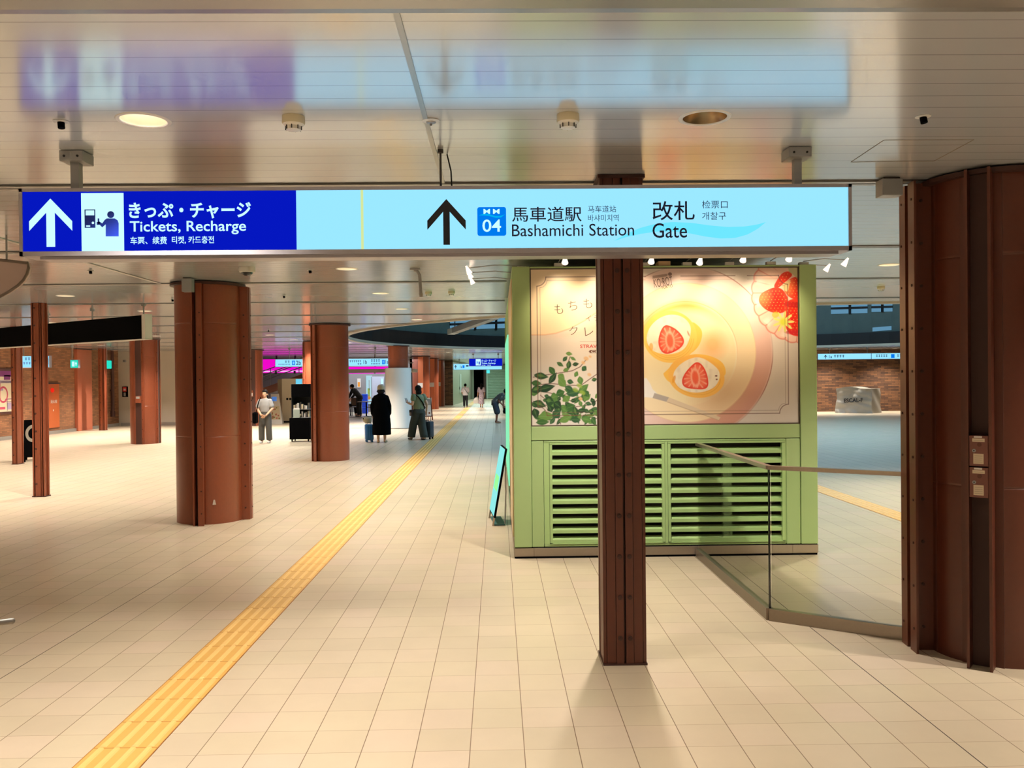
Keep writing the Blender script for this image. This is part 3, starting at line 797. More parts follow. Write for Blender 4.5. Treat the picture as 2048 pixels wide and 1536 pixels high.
eyelet(122, 242, 'small black ceiling nozzle in a white ring by the left hanger of the sign')
eyelet(1846, 232, 'small black ceiling nozzle in a white ring beside the access panel')
for px, py in ((181, 541), (620, 540), (345, 598), (568, 591), (537, 660)):
    eyelet(px, py, 'tiny black ceiling nozzle in the ceiling beyond the blue sign', 'tiny ceiling nozzles beyond the sign', 1.0)
p = ceil_pt(494, 534); t = thing('dome_camera', 'white dome security camera under the ceiling beyond the blue sign', 'security camera', (p[0], p[1], CEIL-0.0005))
m = MB(); m.lathe([(0.085, 0), (0.088, -0.03), (0.082, -0.055), (0.06, -0.06)], seg=28); m.build('housing', 'white', t, True)
m = MB(); m.lathe([(0.062, -0.058), (0.055, -0.075), (0.03, -0.09), (0.004, -0.094)], seg=24); m.build('dome', 'black_gloss', t, True)
# drooping pipe bracket
p = ceil_pt(822, 537); t = thing('pipe_bracket', 'dark grey bent bracket hanging from the ceiling right of the pale downlights', 'bracket', (p[0], p[1], CEIL-0.001))
k = p[1]/FPX
m = MB(); m.bbox(-2*k, 18*k, -0.03, 0.03, -0.02, 0.0, 0.004); m.build('mount_plate', 'hanger', t)
m = MB(); m.tube([(6*k, 0, -0.02), (12*k, 0, -0.03), (17*k, 0, -0.07), (18*k, 0, -0.15), (19*k, 0, -50*k)], 0.018, 10); m.build('arm', 'hanger', t, True)
m = MB(); m.cyl((19*k, 0, -50*k), (19.5*k, 0, -57*k), 0.024, 0.018, seg=12); m.build('nozzle', 'grey', t, True)
# junction boxes by the columns
for (px0, py0, px1, py1, Y, lb_) in ((1765, 354, 1806, 390, 5.30, 'grey junction box under the ceiling beside the big right column'),
                                 (363, 565, 383, 583, 10.22, 'grey junction box at the top of the nearest round column')):
    a, b = P(px0, py1, Y), P(px1, py0, Y); t = thing('junction_box', lb_, 'junction box', ((a[0]+b[0])/2, Y, CEIL-0.001)); w = (b[0]-a[0])/2
    m = MB(); m.bbox(-w, w, 0, 0.10, a[2]-CEIL, -0.012, 0.004); m.build('housing', 'hanger', t)
    m = MB(); m.bbox(-w*0.8, w*0.8, 0.01, 0.09, -0.013, 0.0, 0.003); m.build('mount_plate', 'trim_dark', t)
# access panel seams
a, b, c, d = ceil_pt(1702, 324), ceil_pt(1768, 280), ceil_pt(1948, 279), ceil_pt(1868, 322)
m = MB()
for p, q in ((a, b), (b, c), (c, d), (d, a)):
    m.tube([(p[0], p[1], CEIL-0.0002), (q[0], q[1], CEIL-0.0002)], 0.0022, 4)
tag(m.build('access_panel', mat('panel_seam', rgb(120, 108, 92), 0.7)), 'outline of a ceiling access panel beside the big right column', 'access panel')

# D-shaped hanging panel at the left edge
Y = 7.2
def pl(px, py): p = P(px, py, Y); return p
M['shell'] = mat('shell_pink', rgb(190, 166, 158), 0.4)
prof = [(-70, 512), (56, 526), (57, 536), (54, 548), (47, 560), (36, 571), (20, 582), (0, 593), (-30, 606), (-70, 616)]
c0 = pl(-20, 550)
t = thing('ceiling_canopy', 'pinkish half round canopy with a dark rim hanging under the ceiling beside the sign', 'ceiling panel', c0)
m = MB(); m.prism([tuple(pl(x, y)-c0) for x, y in prof], (0, 0.05, 0)); m.build('panel', 'shell', t)
m = MB(); m.tube([tuple(pl(x, y)-c0) for x, y in prof], 0.012, 8); m.build('rim', mat('rim_brown', rgb(112, 98, 88), 0.4, metal=0.3), t, True)
m = MB()
for px in (-50, 10):
    q = pl(px, 520)-c0; m.cyl((q[0], 0.025, q[2]), (q[0], 0.025, CEIL-c0[2]-0.001), 0.008, seg=8)
m.build('hanger_rod', 'hanger', t)

# ================================================================== the kiosk
k = thing('advert_kiosk', 'lime green kiosk with a dessert advert above two louvre grilles', 'kiosk', (0, 0, 0))
Yk = KY0
def kx(px, py=800): return P(px, py, Yk)[0]
def kz(px, py): return P(px, py, Yk)[2]
zpl = kz(1330, 1091); zp0 = kz(1330, 848); zp1 = kz(1330, 537); zband = kz(1330, 879)
xp0, xp1 = kx(1063, 700), kx(1597, 700)
xl0, xl1 = kx(1062, 950), kx(1570, 980)
PT = 0.05
m = MB()                                     # carcass: back and sides and roof
m.use(0).box(KX0+0.02, KX0+0.05, Yk+0.06, KY1, zpl, KZ-0.02); m.box(KX1-0.05, KX1, Yk+0.06, KY1, zpl, KZ-0.02)
m.box(KX0, KX1, KY1-0.05, KY1, zpl, KZ-0.02); m.box(KX0, KX1, Yk+0.02, KY1, KZ-0.03, KZ-0.005)
m.use(1).box(KX0+0.06, KX1-0.06, Yk+0.30, Yk+0.34, zpl, zp0)  # dark sheet behind the louvres stands in for the shaded inside
m.build('carcass', ['green', 'dark'], k)
def panel(name, x0, x1, z0, z1, y0=Yk, y1=Yk+PT, r=0.006):
    m = MB(); m.bbox(x0, x1, y0, y1, z0, z1, r); return m.build(name, 'green', k)
panel('corner_post', KX0, xp0-0.012, zpl, KZ, Yk-0.012, Yk+0.1)
panel('corner_post', xp1+0.012, KX1, zpl, KZ, Yk-0.012, Yk+0.1)
panel('top_rail', xp0-0.010, xp1+0.010, zp1+0.012, KZ)
panel('middle_rail', xp0-0.010, xp1+0.010, zband+0.003, zp0-0.012)
panel('side_panel', xp0-0.010, kx(1088, 950)-0.003, zpl, zband-0.003)
panel('side_panel', kx(1572, 950)+0.003, xp1+0.010, zpl, zband-0.003)
xi0, xi1 = kx(1088, 950), kx(1572, 950)
zl1, zl0 = kz(1330, 886), kz(1330, 1085)
panel('louvre_surround', xi0, xi1, zl1+0.012, zband-0.003, Yk+0.004, Yk+0.05)
panel('louvre_surround', xi0, xi1, zpl, zl0-0.004, Yk+0.004, Yk+0.05)
m = MB(); m.box(KX0+0.01, KX1-0.01, Yk+0.055, Yk+0.075, zband-0.02, KZ-0.02); m.box(xi1, KX1-0.01, Yk+0.055, Yk+0.075, zpl, zband); m.box(KX0+0.01, xi0, Yk+0.055, Yk+0.075, zpl, zband); m.build('backing', 'seam', k)
# louvres
xm = kx(1333, 980)
for x0, x1 in ((xi0+0.055, xm-0.016), (xm+0.016, xi1-0.012)):
    m = MB(); fw = 0.026
    m.box(x0, x0+fw, Yk-0.004, Yk+0.05, zl0, zl1); m.box(x1-fw, x1, Yk-0.004, Yk+0.05, zl0, zl1)
    m.box(x0, x1, Yk-0.004, Yk+0.05, zl1-0.006, zl1+0.012); m.box(x0, x1, Yk-0.004, Yk+0.05, zl0-0.004, zl0+0.008)
    lv = m.build('louvre', 'green_slat', k)
    n = 10; hh = (zl1-zl0-0.02)/n
    m = MB()
    for q in range(n):
        z = zl0+0.006+q*hh; xA, xB = x0+fw, x1-fw
        # folded slat: vertical lip, sloping face
        m.prism([(xA, Yk+0.004, z), (xA, Yk+0.004, z+hh*0.32), (xA, Yk+0.012, z+hh*0.36), (xA, Yk+0.055, z+hh*0.62), (xA, Yk+0.060, z+hh*0.58), (xA, Yk+0.012, z+hh*0.26), (xA, Yk+0.008, z)], (xB-xA, 0, 0))
    m.build('slats', 'green_slat', lv)
m = MB(); m.box(xi0, xi0+0.052, Yk+0.003, Yk+0.05, zl0-0.004, zl1+0.012); m.box(xm-0.013, xm+0.013, Yk, Yk+0.05, zl0-0.004, zl1+0.012); m.box(xi1-0.010, xi1, Yk+0.002, Yk+0.05, zl0-0.004, zl1+0.012); m.build('mullion', 'green_slat', k)
# plinth
m = MB(); xs_ = [KX0, kx(1068, 1100), kx(1395, 1100), kx(1585, 1100), KX1]
for a, b in zip(xs_, xs_[1:]): m.use(0).bbox(a+0.001, b-0.001, Yk-0.004, Yk+0.02, 0.02, zpl-0.008, 0.002)
m.use(1).box(KX0+0.004, KX1-0.004, Yk+0.002, Yk+0.04, 0.0, zpl)
m.use(0).box(KX0-0.004, KX0+0.012, Yk, KY1, 0.02, zpl-0.008); m.box(KX1-0.012, KX1+0.004, Yk, KY1, 0.02, zpl-0.008)
m.use(1).box(KX0, KX1, Yk+0.02, KY1, 0, 0.02)
m.build('plinth', ['steel', 'black'], k)
# side boards of the shop front
M['mint'] = glow('mint_light_panel', rgb(150, 255, 196), 0.9)
M['wood_edge'] = mat('beige_edge', rgb(214, 190, 150), 0.5)
m = MB(); m.box(KX0-0.008, KX0+0.018, Yk+0.35, 10.6, 0.15, 2.75); m.build('side_board', 'wood_edge', k)
m = MB(); m.box(KX0-0.014, KX0+0.018, 11.2, 14.6, 0.35, 2.32); o = m.build('light_panel', 'mint', k); o['label'] = 'glowing mint green side panel'
M['banner_violet'] = mat('banner_violet', rgb(52, 44, 90), 0.4, emit=rgb(70, 60, 130), estr=0.25)
m = MB(); m.use(0).box(KX1, KX1+0.045, 9.6, 10.1, 1.05, 2.55); m.use(1).text('S', -0.2, 2.0, 0.2, 2.3, 0, axes=((KX1+0.02, 9.598, 0), (0.1, 0, 0), (0, 0, 1)))
m.build('side_banner', ['banner_violet', 'white'], k)
m = MB(); m.bbox(kx(1318, 518), kx(1343, 518), Yk+0.04, Yk+0.2, KZ, KZ+0.05, 0.005); m.build('roof_box', mat('roof_box_tan', rgb(190, 160, 120), 0.6), k)

# ---- the printed advert
PX0, PX1, PY0, PY1 = 1063.0, 1597.0, 538.0, 848.0
STEP = 0.75
nx, ny = int((PX1-PX0)/STEP)+1, int((PY1-PY0)/STEP)+1
gx, gy = np.meshgrid(np.linspace(PX0, PX1, nx), np.linspace(PY0, PY1, ny))
def lin(r, g, b): return np.array([s2l(r), s2l(g), s2l(b)])
img = np.empty((ny, nx, 3)); img[:] = lin(226, 216, 204)
rng = np.random.default_rng(3)
def vnoise(sc, seed=0):
    r = np.random.default_rng(seed); g = r.random((int(320/sc)+3, int(540/sc)+3))
    u = (gx-PX0)/sc; v = (gy-PY0)/sc; i = u.astype(int); j = v.astype(int); fu = u-i; fv = v-j
    fu = fu*fu*(3-2*fu); fv = fv*fv*(3-2*fv)
    return (g[j, i]*(1-fu)+g[j, i+1]*fu)*(1-fv)+(g[j+1, i]*(1-fu)+g[j+1, i+1]*fu)*fv
def sm(d, w=1.0): return np.clip(0.5-d/w, 0, 1)          # signed distance -> coverage
def paint(cov, col, a=1.0):
    c = (cov*a)[..., None]; img[:] = img*(1-c) + (col if isinstance(col, np.ndarray) else lin(*col))*c
def ell_d(cx, cy, rx, ry, ang=0.0):
    c, s = math.cos(ang), math.sin(ang); u = (gx-cx)*c+(gy-cy)*s; v = -(gx-cx)*s+(gy-cy)*c
    return (np.sqrt((u/rx)**2+(v/ry)**2)-1)*min(rx, ry)
def poly_d(pts):
    d = np.full(gx.shape, 1e9); inside = np.zeros(gx.shape, bool); n = len(pts)
    for i in range(n):
        (xa, ya), (xb, yb) = pts[i], pts[(i+1) % n]
        t = np.clip(((gx-xa)*(xb-xa)+(gy-ya)*(yb-ya))/((xb-xa)**2+(yb-ya)**2+1e-9), 0, 1)
        d = np.minimum(d, np.hypot(gx-xa-t*(xb-xa), gy-ya-t*(yb-ya)))
        if yb != ya:
            inside ^= ((ya > gy) != (yb > gy)) & (gx < (xb-xa)*(gy-ya)/(yb-ya)+xa)
    return np.where(inside, -d, d)
def line_d(pts):
    d = np.full(gx.shape, 1e9)
    for (xa, ya), (xb, yb) in zip(pts, pts[1:]):
        t = np.clip(((gx-xa)*(xb-xa)+(gy-ya)*(yb-ya))/((xb-xa)**2+(yb-ya)**2+1e-9), 0, 1)
        d = np.minimum(d, np.hypot(gx-xa-t*(xb-xa), gy-ya-t*(yb-ya)))
    return d
def smooth_closed(pts, it=3):
    for _ in range(it):
        q = []
        for i in range(len(pts)):
            a, b = pts[i], pts[(i+1) % len(pts)]
            q += [(a[0]*.75+b[0]*.25, a[1]*.75+b[1]*.25), (a[0]*.25+b[0]*.75, a[1]*.25+b[1]*.75)]
        pts = q
    return pts
paint(vnoise(26, 1), (238, 224, 208), 0.5)
# cream plate at the upper left and the peach edge below it
arcp = [(1063, 668), (1090, 668), (1112, 665), (1140, 656), (1170, 640), (1197, 622), (1222, 600), (1240, 575), (1240, 530), (1055, 530), (1055, 668)]
lowp = [(1063, 668), (1112, 666), (1145, 656), (1175, 642), (1200, 626), (1240, 600), (1240, 660), (1200, 672), (1150, 676), (1063, 676)]
paint(sm(poly_d(lowp)+14, 34), (244, 196, 158), 0.75)
paint(sm(poly_d(arcp)), (250, 226, 188)); paint(np.clip(1-np.abs(poly_d(arcp))/2.2, 0, 1), (228, 168, 124), 0.7)
# rings and plate
C = (1373, 706)
rr = np.hypot(gx-C[0], gy-C[1]); th = np.arctan2(gy-C[1], gx-C[0])
pinkw = sm(rr-172, 3); paint(pinkw, (238, 208, 196), 0.9)
lowright = np.clip(np.cos(th-0.85)*1.4-0.35, 0, 1)*sm(rr-172, 6)*sm(139-rr, 4); paint(lowright, (206, 140, 116), 0.75)
paint(sm(rr-139, 2), (246, 224, 184)); paint(np.clip(1-np.abs(rr-139)/1.5, 0, 1), (222, 186, 140), 0.6)
plate2 = np.hypot(gx-1371, gy-708)
paint(sm(plate2-104, 3), (248, 230, 186)); 
ringorange = np.clip(1-np.abs(plate2-96)/16, 0, 1)*np.clip(np.cos(th+2.2)*1.4, 0, 1); paint(ringorange, (250, 180, 84), 0.95)
paint(np.clip(1-np.abs(plate2-104)/1.4, 0, 1)*np.clip(np.cos(th+1.3)*1.5, 0, 1), (222, 160, 90), 0.8)
paint(np.clip(1-np.abs(plate2-102)/2.5, 0, 1)*np.clip(np.cos(th)*1.2-0.2, 0, 1), (250, 240, 214), 0.6)
seg = (np.sin(th*5.0)*0.5+0.5)
paint(np.clip(1.2-np.abs(rr-173)/1.3, 0, 1)*np.clip(seg*1.6-0.4, 0.25, 1)*(gx > 1290), (158, 84, 70), 0.85)
# floor shade of plate below
paint(sm(ell_d(1440, 790, 66, 40, -0.5)+10, 40), (214, 166, 118), 0.6); paint(sm(ell_d(1425, 690, 30, 34)+8, 26), (250, 184, 118), 0.8)
# knife
paint(sm(poly_d([(1270, 758), (1292, 756), (1300, 768), (1304, 778), (1314, 788), (1306, 796), (1290, 794), (1270, 800)])), (246, 240, 230))
paint(sm(poly_d([(1308, 786), (1337, 795), (1332, 804), (1304, 796)])), (176, 166, 156)); paint(sm(poly_d([(1337, 795), (1440, 836), (1436, 842), (1332, 804)])), (226, 204, 172)); paint(sm(line_d([(1333, 804), (1437, 842)])-0.8), (190, 160, 126), 0.7)
# two rolls
def roll(c, rx, ry, ang, crust, wrap, cream, berry, core):
    paint(sm(poly_d(smooth_closed(wrap))), (250, 198, 92)); paint(sm(ell_d(c[0], c[1], rx, ry, ang), 1.2), crust)
    dd = ell_d(c[0], c[1], rx, ry, ang)
    for off, a in ((-6, 0.5), (-10, 0.4), (-14, 0.3)): paint(np.clip(1-np.abs(dd-off)/1.1, 0, 1)*(gy > c[1]+4), (222, 150, 54), a)
    dc = poly_d(smooth_closed(cream)); n = vnoise(7, 11); paint(sm(dc), (250, 238, 214)); paint(sm(dc)*np.clip(n*2-1.0, 0, 1), (226, 212, 190), 0.7)
    db = poly_d(smooth_closed(berry, 2)); paint(sm(db), (244, 120, 92))
    bx, by = core; ang_ = np.arctan2(gy-by, gx-bx); rad = np.hypot(gx-bx, gy-by)
    paint(sm(db)*np.clip(1+db/9.0, 0, 1), (226, 54, 40), 0.95)
    paint(sm(db+3)*np.clip(np.sin(ang_*15)*1.5-0.4, 0, 1)*np.clip(rad/24, 0, 1), (252, 184, 156), 0.8)
    paint(sm(ell_d(bx, by, 5.5, 13, -0.1), 3), (240, 96, 66), 0.8); paint(np.clip(1-np.abs(ell_d(bx, by, 8, 17, -0.1))/2.5, 0, 1), (252, 196, 168), 0.7)
roll((1340, 674), 54, 52, 0.2, (252, 206, 104), [(1380, 640), (1400, 654), (1406, 668), (1400, 690), (1388, 704), (1370, 714), (1360, 690)],
     [(1292, 682), (1296, 660), (1310, 642), (1332, 630), (1356, 630), (1374, 640), (1384, 658), (1376, 690), (1362, 704), (1338, 710), (1312, 706), (1300, 696)],
     [(1322, 660), (1330, 650), (1340, 652), (1354, 660), (1366, 674), (1369, 686), (1360, 698), (1340, 708), (1327, 708), (1318, 696), (1316, 680)], (1340, 682))
roll((1392, 754), 57, 42, 0.18, (250, 192, 94), [(1330, 744), (1346, 728), (1366, 714), (1390, 708), (1420, 712), (1444, 724), (1452, 740), (1450, 756), (1400, 770), (1340, 770), (1324, 748)],
     [(1344, 748), (1358, 730), (1378, 718), (1400, 714), (1424, 728), (1440, 744), (1438, 764), (1424, 780), (1392, 788), (1362, 780), (1350, 768)],
     [(1384, 730), (1394, 724), (1404, 730), (1412, 744), (1416, 760), (1416, 774), (1408, 780), (1388, 779), (1368, 776), (1362, 764), (1368, 748)], (1390, 756))
paint(sm(ell_d(1432, 753, 2.6, 1.6)), (110, 50, 30)); paint(sm(ell_d(1433, 760, 2, 1.6)), (120, 60, 34)); paint(sm(ell_d(1377, 668, 1.6, 6, -0.4)), (170, 100, 40), 0.7)
paint(sm(ell_d(1347, 759, 3, 8, 0.3)), (236, 158, 50), 0.8); paint(sm(ell_d(1302, 694, 4, 8, 0)), (244, 178, 84), 0.8)
# glass bowl with strawberries
B = (1606, 588); br = np.hypot((gx-B[0]), (gy-B[1])); bt = np.arctan2(gy-B[1], gx-B[0])
sc_ = 3.0*np.abs(np.sin(bt*13.0)); bd = br-(103+sc_-3)
paint(sm(bd, 2), (248, 206, 184), 0.95)
paint(np.clip(1-np.abs(bd+1)/2.4, 0, 1), (214, 92, 76), 0.8)
paint(sm(bd+2)*np.clip(np.abs(np.sin(bt*13.0))*-4+1.1, 0, 1)*np.clip((br-62)/20, 0, 1), (214, 108, 88), 0.75)
paint(sm(bd+6)*sm(82-br, 14)*np.clip(np.sin(bt*13.0+1.2), 0, 1), (252, 240, 226), 0.7)
def berry(pts, seed, glowc=None):
    d = poly_d(smooth_closed(pts, 2)); paint(sm(d), (222, 34, 18)); paint(sm(d)*np.clip(1+d/14, 0, 1), (240, 70, 40), 0.6)
    if glowc: paint(sm(d)*np.clip(1-np.hypot(gx-glowc[0], gy-glowc[1])/26, 0, 1), (252, 150, 84), 0.85)
    u = gx*0.9+gy*0.45; v = -gx*0.45+gy*0.9
    dots = np.hypot((u/6.4) % 1-0.5, ((v/6.4)+0.5*np.floor(u/6.4)) % 1-0.5); paint(sm(d+3)*np.clip(1.6-dots*9, 0, 1), (255, 206, 110), 0.85)
berry([(1556, 562), (1566, 548), (1580, 544), (1588, 552), (1580, 560), (1566, 572), (1556, 580), (1548, 576)], 1)
berry([(1518, 604), (1522, 590), (1536, 582), (1552, 576), (1566, 580), (1576, 594), (1580, 612), (1574, 626), (1556, 630), (1536, 624), (1524, 614)], 2, (1524, 598))
berry([(1568, 580), (1572, 566), (1590, 556), (1605, 556), (1605, 606), (1590, 602), (1576, 594)], 3, (1572, 576))
paint(sm(poly_d(smooth_closed([(1572, 566), (1584, 560), (1580, 574), (1578, 586), (1570, 584), (1565, 574)]))), (226, 210, 150), 0.85)
berry([(1576, 600), (1605, 602), (1605, 676), (1584, 674), (1572, 660), (1570, 630)], 4)
paint(sm(ell_d(1590, 612, 22, 6, 0.1)), (176, 18, 24), 0.8); paint(sm(ell_d(1596, 668, 26, 5, 0.05)), (206, 30, 50), 0.7)
cal = np.hypot(gx-1568, gy-646); ca = np.arctan2(gy-646, gx-1568)
paint(sm(cal-(15+7*np.cos(ca*9)), 2), (236, 226, 130)); paint(sm(cal-7, 5), (220, 220, 70)); paint(sm(ell_d(1552, 632, 7, 6)), (204, 196, 60), 0.8)
paint(sm(poly_d([(1578, 538), (1597, 538), (1597, 560), (1588, 552), (1580, 546)])), (196, 196, 140), 0.8)
# leafy sprig
def twig(pts, w=0.9, c=(112, 72, 62)): paint(sm(line_d(pts)-w), c, 0.9)
for tw in ([(1066, 752), (1090, 748), (1120, 744), (1144, 740), (1160, 732), (1172, 718)], [(1066, 768), (1100, 765), (1130, 768), (1160, 770), (1180, 756), (1198, 744)],
           [(1066, 778), (1100, 784), (1124, 792), (1140, 800), (1160, 798), (1176, 788)], [(1066, 800), (1090, 808), (1120, 812), (1150, 812), (1180, 808), (1198, 796)],
           [(1134, 742), (1134, 728), (1140, 712)], [(1080, 788), (1096, 802), (1110, 820), (1120, 846)], [(1066, 826), (1100, 834), (1150, 830), (1196, 836)], [(1110, 796), (1140, 782)]): twig(tw)
greens = [(38, 78, 46), (58, 102, 52), (84, 128, 64), (46, 88, 58), (104, 142, 72), (30, 62, 42)]
leafs = [(1138, 706, 6, 4, .4), (1130, 716, 6, 4, -.3), (1146, 716, 6, 3, .2), (1120, 727, 7, 4, .5), (1137, 729, 8, 5, 1.0), (1151, 727, 6, 4, .1), (1132, 738, 6, 4, .2), (1168, 736, 5, 6, .3), (1152, 747, 4, 6, .4),
         (1104, 740, 9, 6, .2), (1082, 750, 13, 7, .4), (1105, 754, 12, 6, -.4), (1122, 752, 7, 7, .2), (1140, 762, 6, 5, .2), (1160, 760, 8, 6, .6), (1072, 764, 9, 6, .3), (1074, 776, 12, 8, .2), (1092, 774, 16, 8, -.6), (1124, 764, 10, 8, .8), (1138, 776, 9, 6, -.3),
         (1108, 792, 7, 9, .1), (1120, 784, 8, 8, .2), (1098, 800, 8, 10, -.2), (1114, 808, 8, 9, .6), (1132, 796, 6, 9, .2), (1146, 784, 13, 8, .1), (1166, 776, 12, 7, -.2), (1172, 786, 7, 6, .6), (1078, 806, 12, 8, .3), (1070, 824, 9, 8, .5), (1092, 830, 15, 9, .2), (1112, 826, 9, 9, -.2),
         (1128, 818, 6, 8, .3), (1140, 812, 9, 8, -.4), (1150, 822, 10, 6, .5), (1162, 820, 8, 5, .2), (1130, 836, 12, 7, .1), (1150, 838, 9, 6, -.3), (1172, 838, 10, 7, .2), (1186, 842, 8, 5, .3), (1182, 822, 5, 6, .2), (1184, 800, 4, 6, .2), (1194, 790, 4, 7, .3), (1176, 806, 6, 4, .2), (1160, 806, 6, 4, .4), (1084, 842, 12, 6, .2), (1188, 758, 5, 4, .3), (1100, 816, 6, 7, .8)]
def leaf_d(cx, cy, rx, ry, an):
    c_, s_ = math.cos(an), math.sin(an); u = (gx-cx)*c_+(gy-cy)*s_; v = -(gx-cx)*s_+(gy-cy)*c_
    wd = ry*np.clip(1-np.abs(u/rx)**1.7, -1, 1)*(1-0.25*u/rx)
    return np.maximum(np.abs(v)-wd, np.abs(u)-rx*1.05)
lr = random.Random(21)
extra = [(lr.uniform(1064, 1196), 770+72*lr.random()**0.7, lr.uniform(4, 9), lr.uniform(3, 6), lr.uniform(-1.2, 1.2)) for _ in range(70)]
extra = [e_ for e_ in extra if e_[1] > 776+max(0, e_[0]-1130)*0.35]
for q, (lx_, ly_, rx, ry, an) in enumerate(extra+leafs):
    an = an+(-0.9, 0.6, 0.1, 1.3, -0.4)[q % 5]*0.6
    paint(sm(leaf_d(lx_, ly_, rx*1.15, ry, an), 1.4), greens[(q*5+2) % 6]); paint(sm(leaf_d(lx_-1.2, ly_-1.2, rx*.6, ry*.4, an), 2.5), greens[(q*3+4) % 6], 0.6)
    paint(np.clip(1-np.abs(-(gx-lx_)*math.sin(an)+(gy-ly_)*math.cos(an))/0.7, 0, 1)*sm(leaf_d(lx_, ly_, rx, ry*0.8, an), 1.4), (150, 176, 120), 0.35)
for lx_, ly_ in ((1158, 770), (1150, 778), (1164, 784)): paint(sm(ell_d(lx_, ly_, 6, 4, .5), 2), (150, 176, 70), 0.8)
for lx_, ly_, s in ((1172, 716, 5), (1166, 724, 4), (1180, 712, 3), (1178, 748, 4), (1196, 736, 4), (1160, 796, 4)): paint(sm(ell_d(lx_, ly_, s, s*.8, .4), 2), (228, 184, 130), 0.85)
# ruled border with notched corners
def border(x0, x1, y0, y1, n, w, c, a):
    def corner(cx, cy, a0): return [(cx+n*math.cos(a0+PI/2*k_/6), cy+n*math.sin(a0+PI/2*k_/6)) for k_ in range(7)]
    P_ = corner(x0, y0, 0)[::-1]; Q_ = corner(x1, y0, PI/2)[::-1]; R_ = corner(x1, y1, PI)[::-1]; S_ = corner(x0, y1, 1.5*PI)[::-1]
    pts = P_+S_[::1]+R_+Q_
    pts = [(x0, y0+n)]+[(x0, y1-n)]+S_[::-1]+[(x1-n, y1)]+R_[::-1]+[(x1, y0+n)]+Q_[::-1]
    paint(sm(line_d([(x0, y0+n), (x0, y1-n)])-w), c, a); paint(sm(line_d([(x0+n, y1), (x1-n, y1)])-w), c, a); paint(sm(line_d([(x1, y0+n), (x1, y1-n)])-w), c, a)
    m_ = (gx < 1192) | ((gx > 1362) & (gx < 1472)) | ((gx > 1495) & (gx < 1560)) | ((gx > 1250) & (gx < 1292))
    paint(sm(line_d([(x0+n, y0), (x1-n, y0)])-w)*m_, c, a)
    for cpts in (P_, Q_, R_, S_): paint(sm(line_d(cpts)-w), c, a)
border(1075, 1577, 553, 829, 18, 0.8, (112, 74, 60), 0.9); border(1081, 1571, 560, 823, 14, 0.35, (132, 94, 76), 0.8)
# logo banner, pill and rules
paint(sm(poly_d([(1306, 552), (1336, 548), (1336, 553), (1306, 558)])), (122, 88, 74), 0.7); paint(sm(ell_d(1341, 549, 4, 3.6)), (110, 76, 64), 0.9)
paint(sm(poly_d([(1180, 699), (1240, 699), (1240, 705), (1180, 705), (1177, 702)])), (112, 74, 60)); paint(sm(line_d([(1160, 682), (1240, 682)])-0.3), (130, 96, 80), 0.8)

Yp = Yk+0.012
xw = np.linspace(xp0, xp1, nx); zw = np.linspace(zp1, zp0, ny)
vx, vz = np.meshgrid(xw, zw)
verts = np.stack([vx.ravel(), np.full(vx.size, Yp), vz.ravel()], 1)
idx = np.arange(nx*ny).reshape(ny, nx)
faces = np.stack([idx[1:, :-1], idx[1:, 1:], idx[:-1, 1:], idx[:-1, :-1]], -1).reshape(-1, 4)
tm = MB()
def pu(px): return xp0+(px-PX0)/(PX1-PX0)*(xp1-xp0)
def pv(py): return zp1+(py-PY0)/(PY1-PY0)*(zp0-zp1)
def ptext(body, x0, y0, x1, y1, mi, rot=0.0, bold=0.0): tm.use(mi).text(body, pu(x0), pv(y1), pu(x1), pv(y0), Yp-0.0012, rot=rot, bold=bold)
for ch, cx, cy, s in (('も', 1118, 617, 17), ('ち', 1146, 610, 17), ('も', 1176, 606, 17)): ptext(ch, cx-s/2, cy-s/2-1, cx+s/2, cy+s/2+1, 1, 0.10, -0.012)
for ch, cx, cy, s in (('イ', 1177, 636, 11), ('チ', 1194, 635, 11), ('ク', 1147, 660, 17), ('レ', 1178, 662, 17), ('ー', 1204, 660, 15)): ptext(ch, cx-s/2, cy-s/2, cx+s/2, cy+s/2, 1, 0.08, -0.012)
ptext('STRAWBERRY', 1160, 688, 1232, 695, 2, 0, 0.015); ptext('CREPE', 1182, 700, 1216, 704.5, 3, 0, 0.015)
ptext('KO·ROT', 1308, 556, 1346, 573, 1, 0.16, -0.004); ptext('TOKYO', 1323, 571, 1346, 577, 1, 0.16, 0.0)
nb = len(verts)
me = bpy.data.meshes.new('poster')
allv = np.concatenate([verts, np.array(tm.v)]); 
lt = np.concatenate([np.full(len(faces), 4), np.array([len(f) for f in tm.f])]); ls = np.concatenate([[0], np.cumsum(lt)[:-1]])
li = np.concatenate([faces.ravel(), np.array([i+nb for f in tm.f for i in f])])
me.vertices.add(len(allv)); me.vertices.foreach_set('co', allv.ravel())
me.loops.add(len(li)); me.loops.foreach_set('vertex_index', li)
me.polygons.add(len(lt)); me.polygons.foreach_set('loop_start', ls)
me.update(calc_edges=True); me.validate()
ca_ = me.color_attributes.new('print', 'FLOAT_COLOR', 'POINT')
cols = np.ones((len(allv), 4)); cols[:nb, :3] = img.reshape(-1, 3); ca_.data.foreach_set('color', cols.ravel())
M['print'] = mat('poster_print', (0.8, 0.8, 0.8, 1), 0.35)
nt_ = M['print'].node_tree; at_ = nt_.nodes.new('ShaderNodeAttribute'); at_.attribute_name = 'print'
nt_.links.new(at_.outputs['Color'], nt_.nodes['Principled BSDF'].inputs['Base Color'])
for mm in ('print', mat('print_brown', rgb(92, 58, 42), 0.5), mat('print_red', rgb(206, 70, 62), 0.5), 'white'): me.materials.append(M[mm] if isinstance(mm, str) else mm)
me.polygons.foreach_set('material_index', np.concatenate([np.zeros(len(faces), int), np.array(tm.m)]).astype(np.int32))
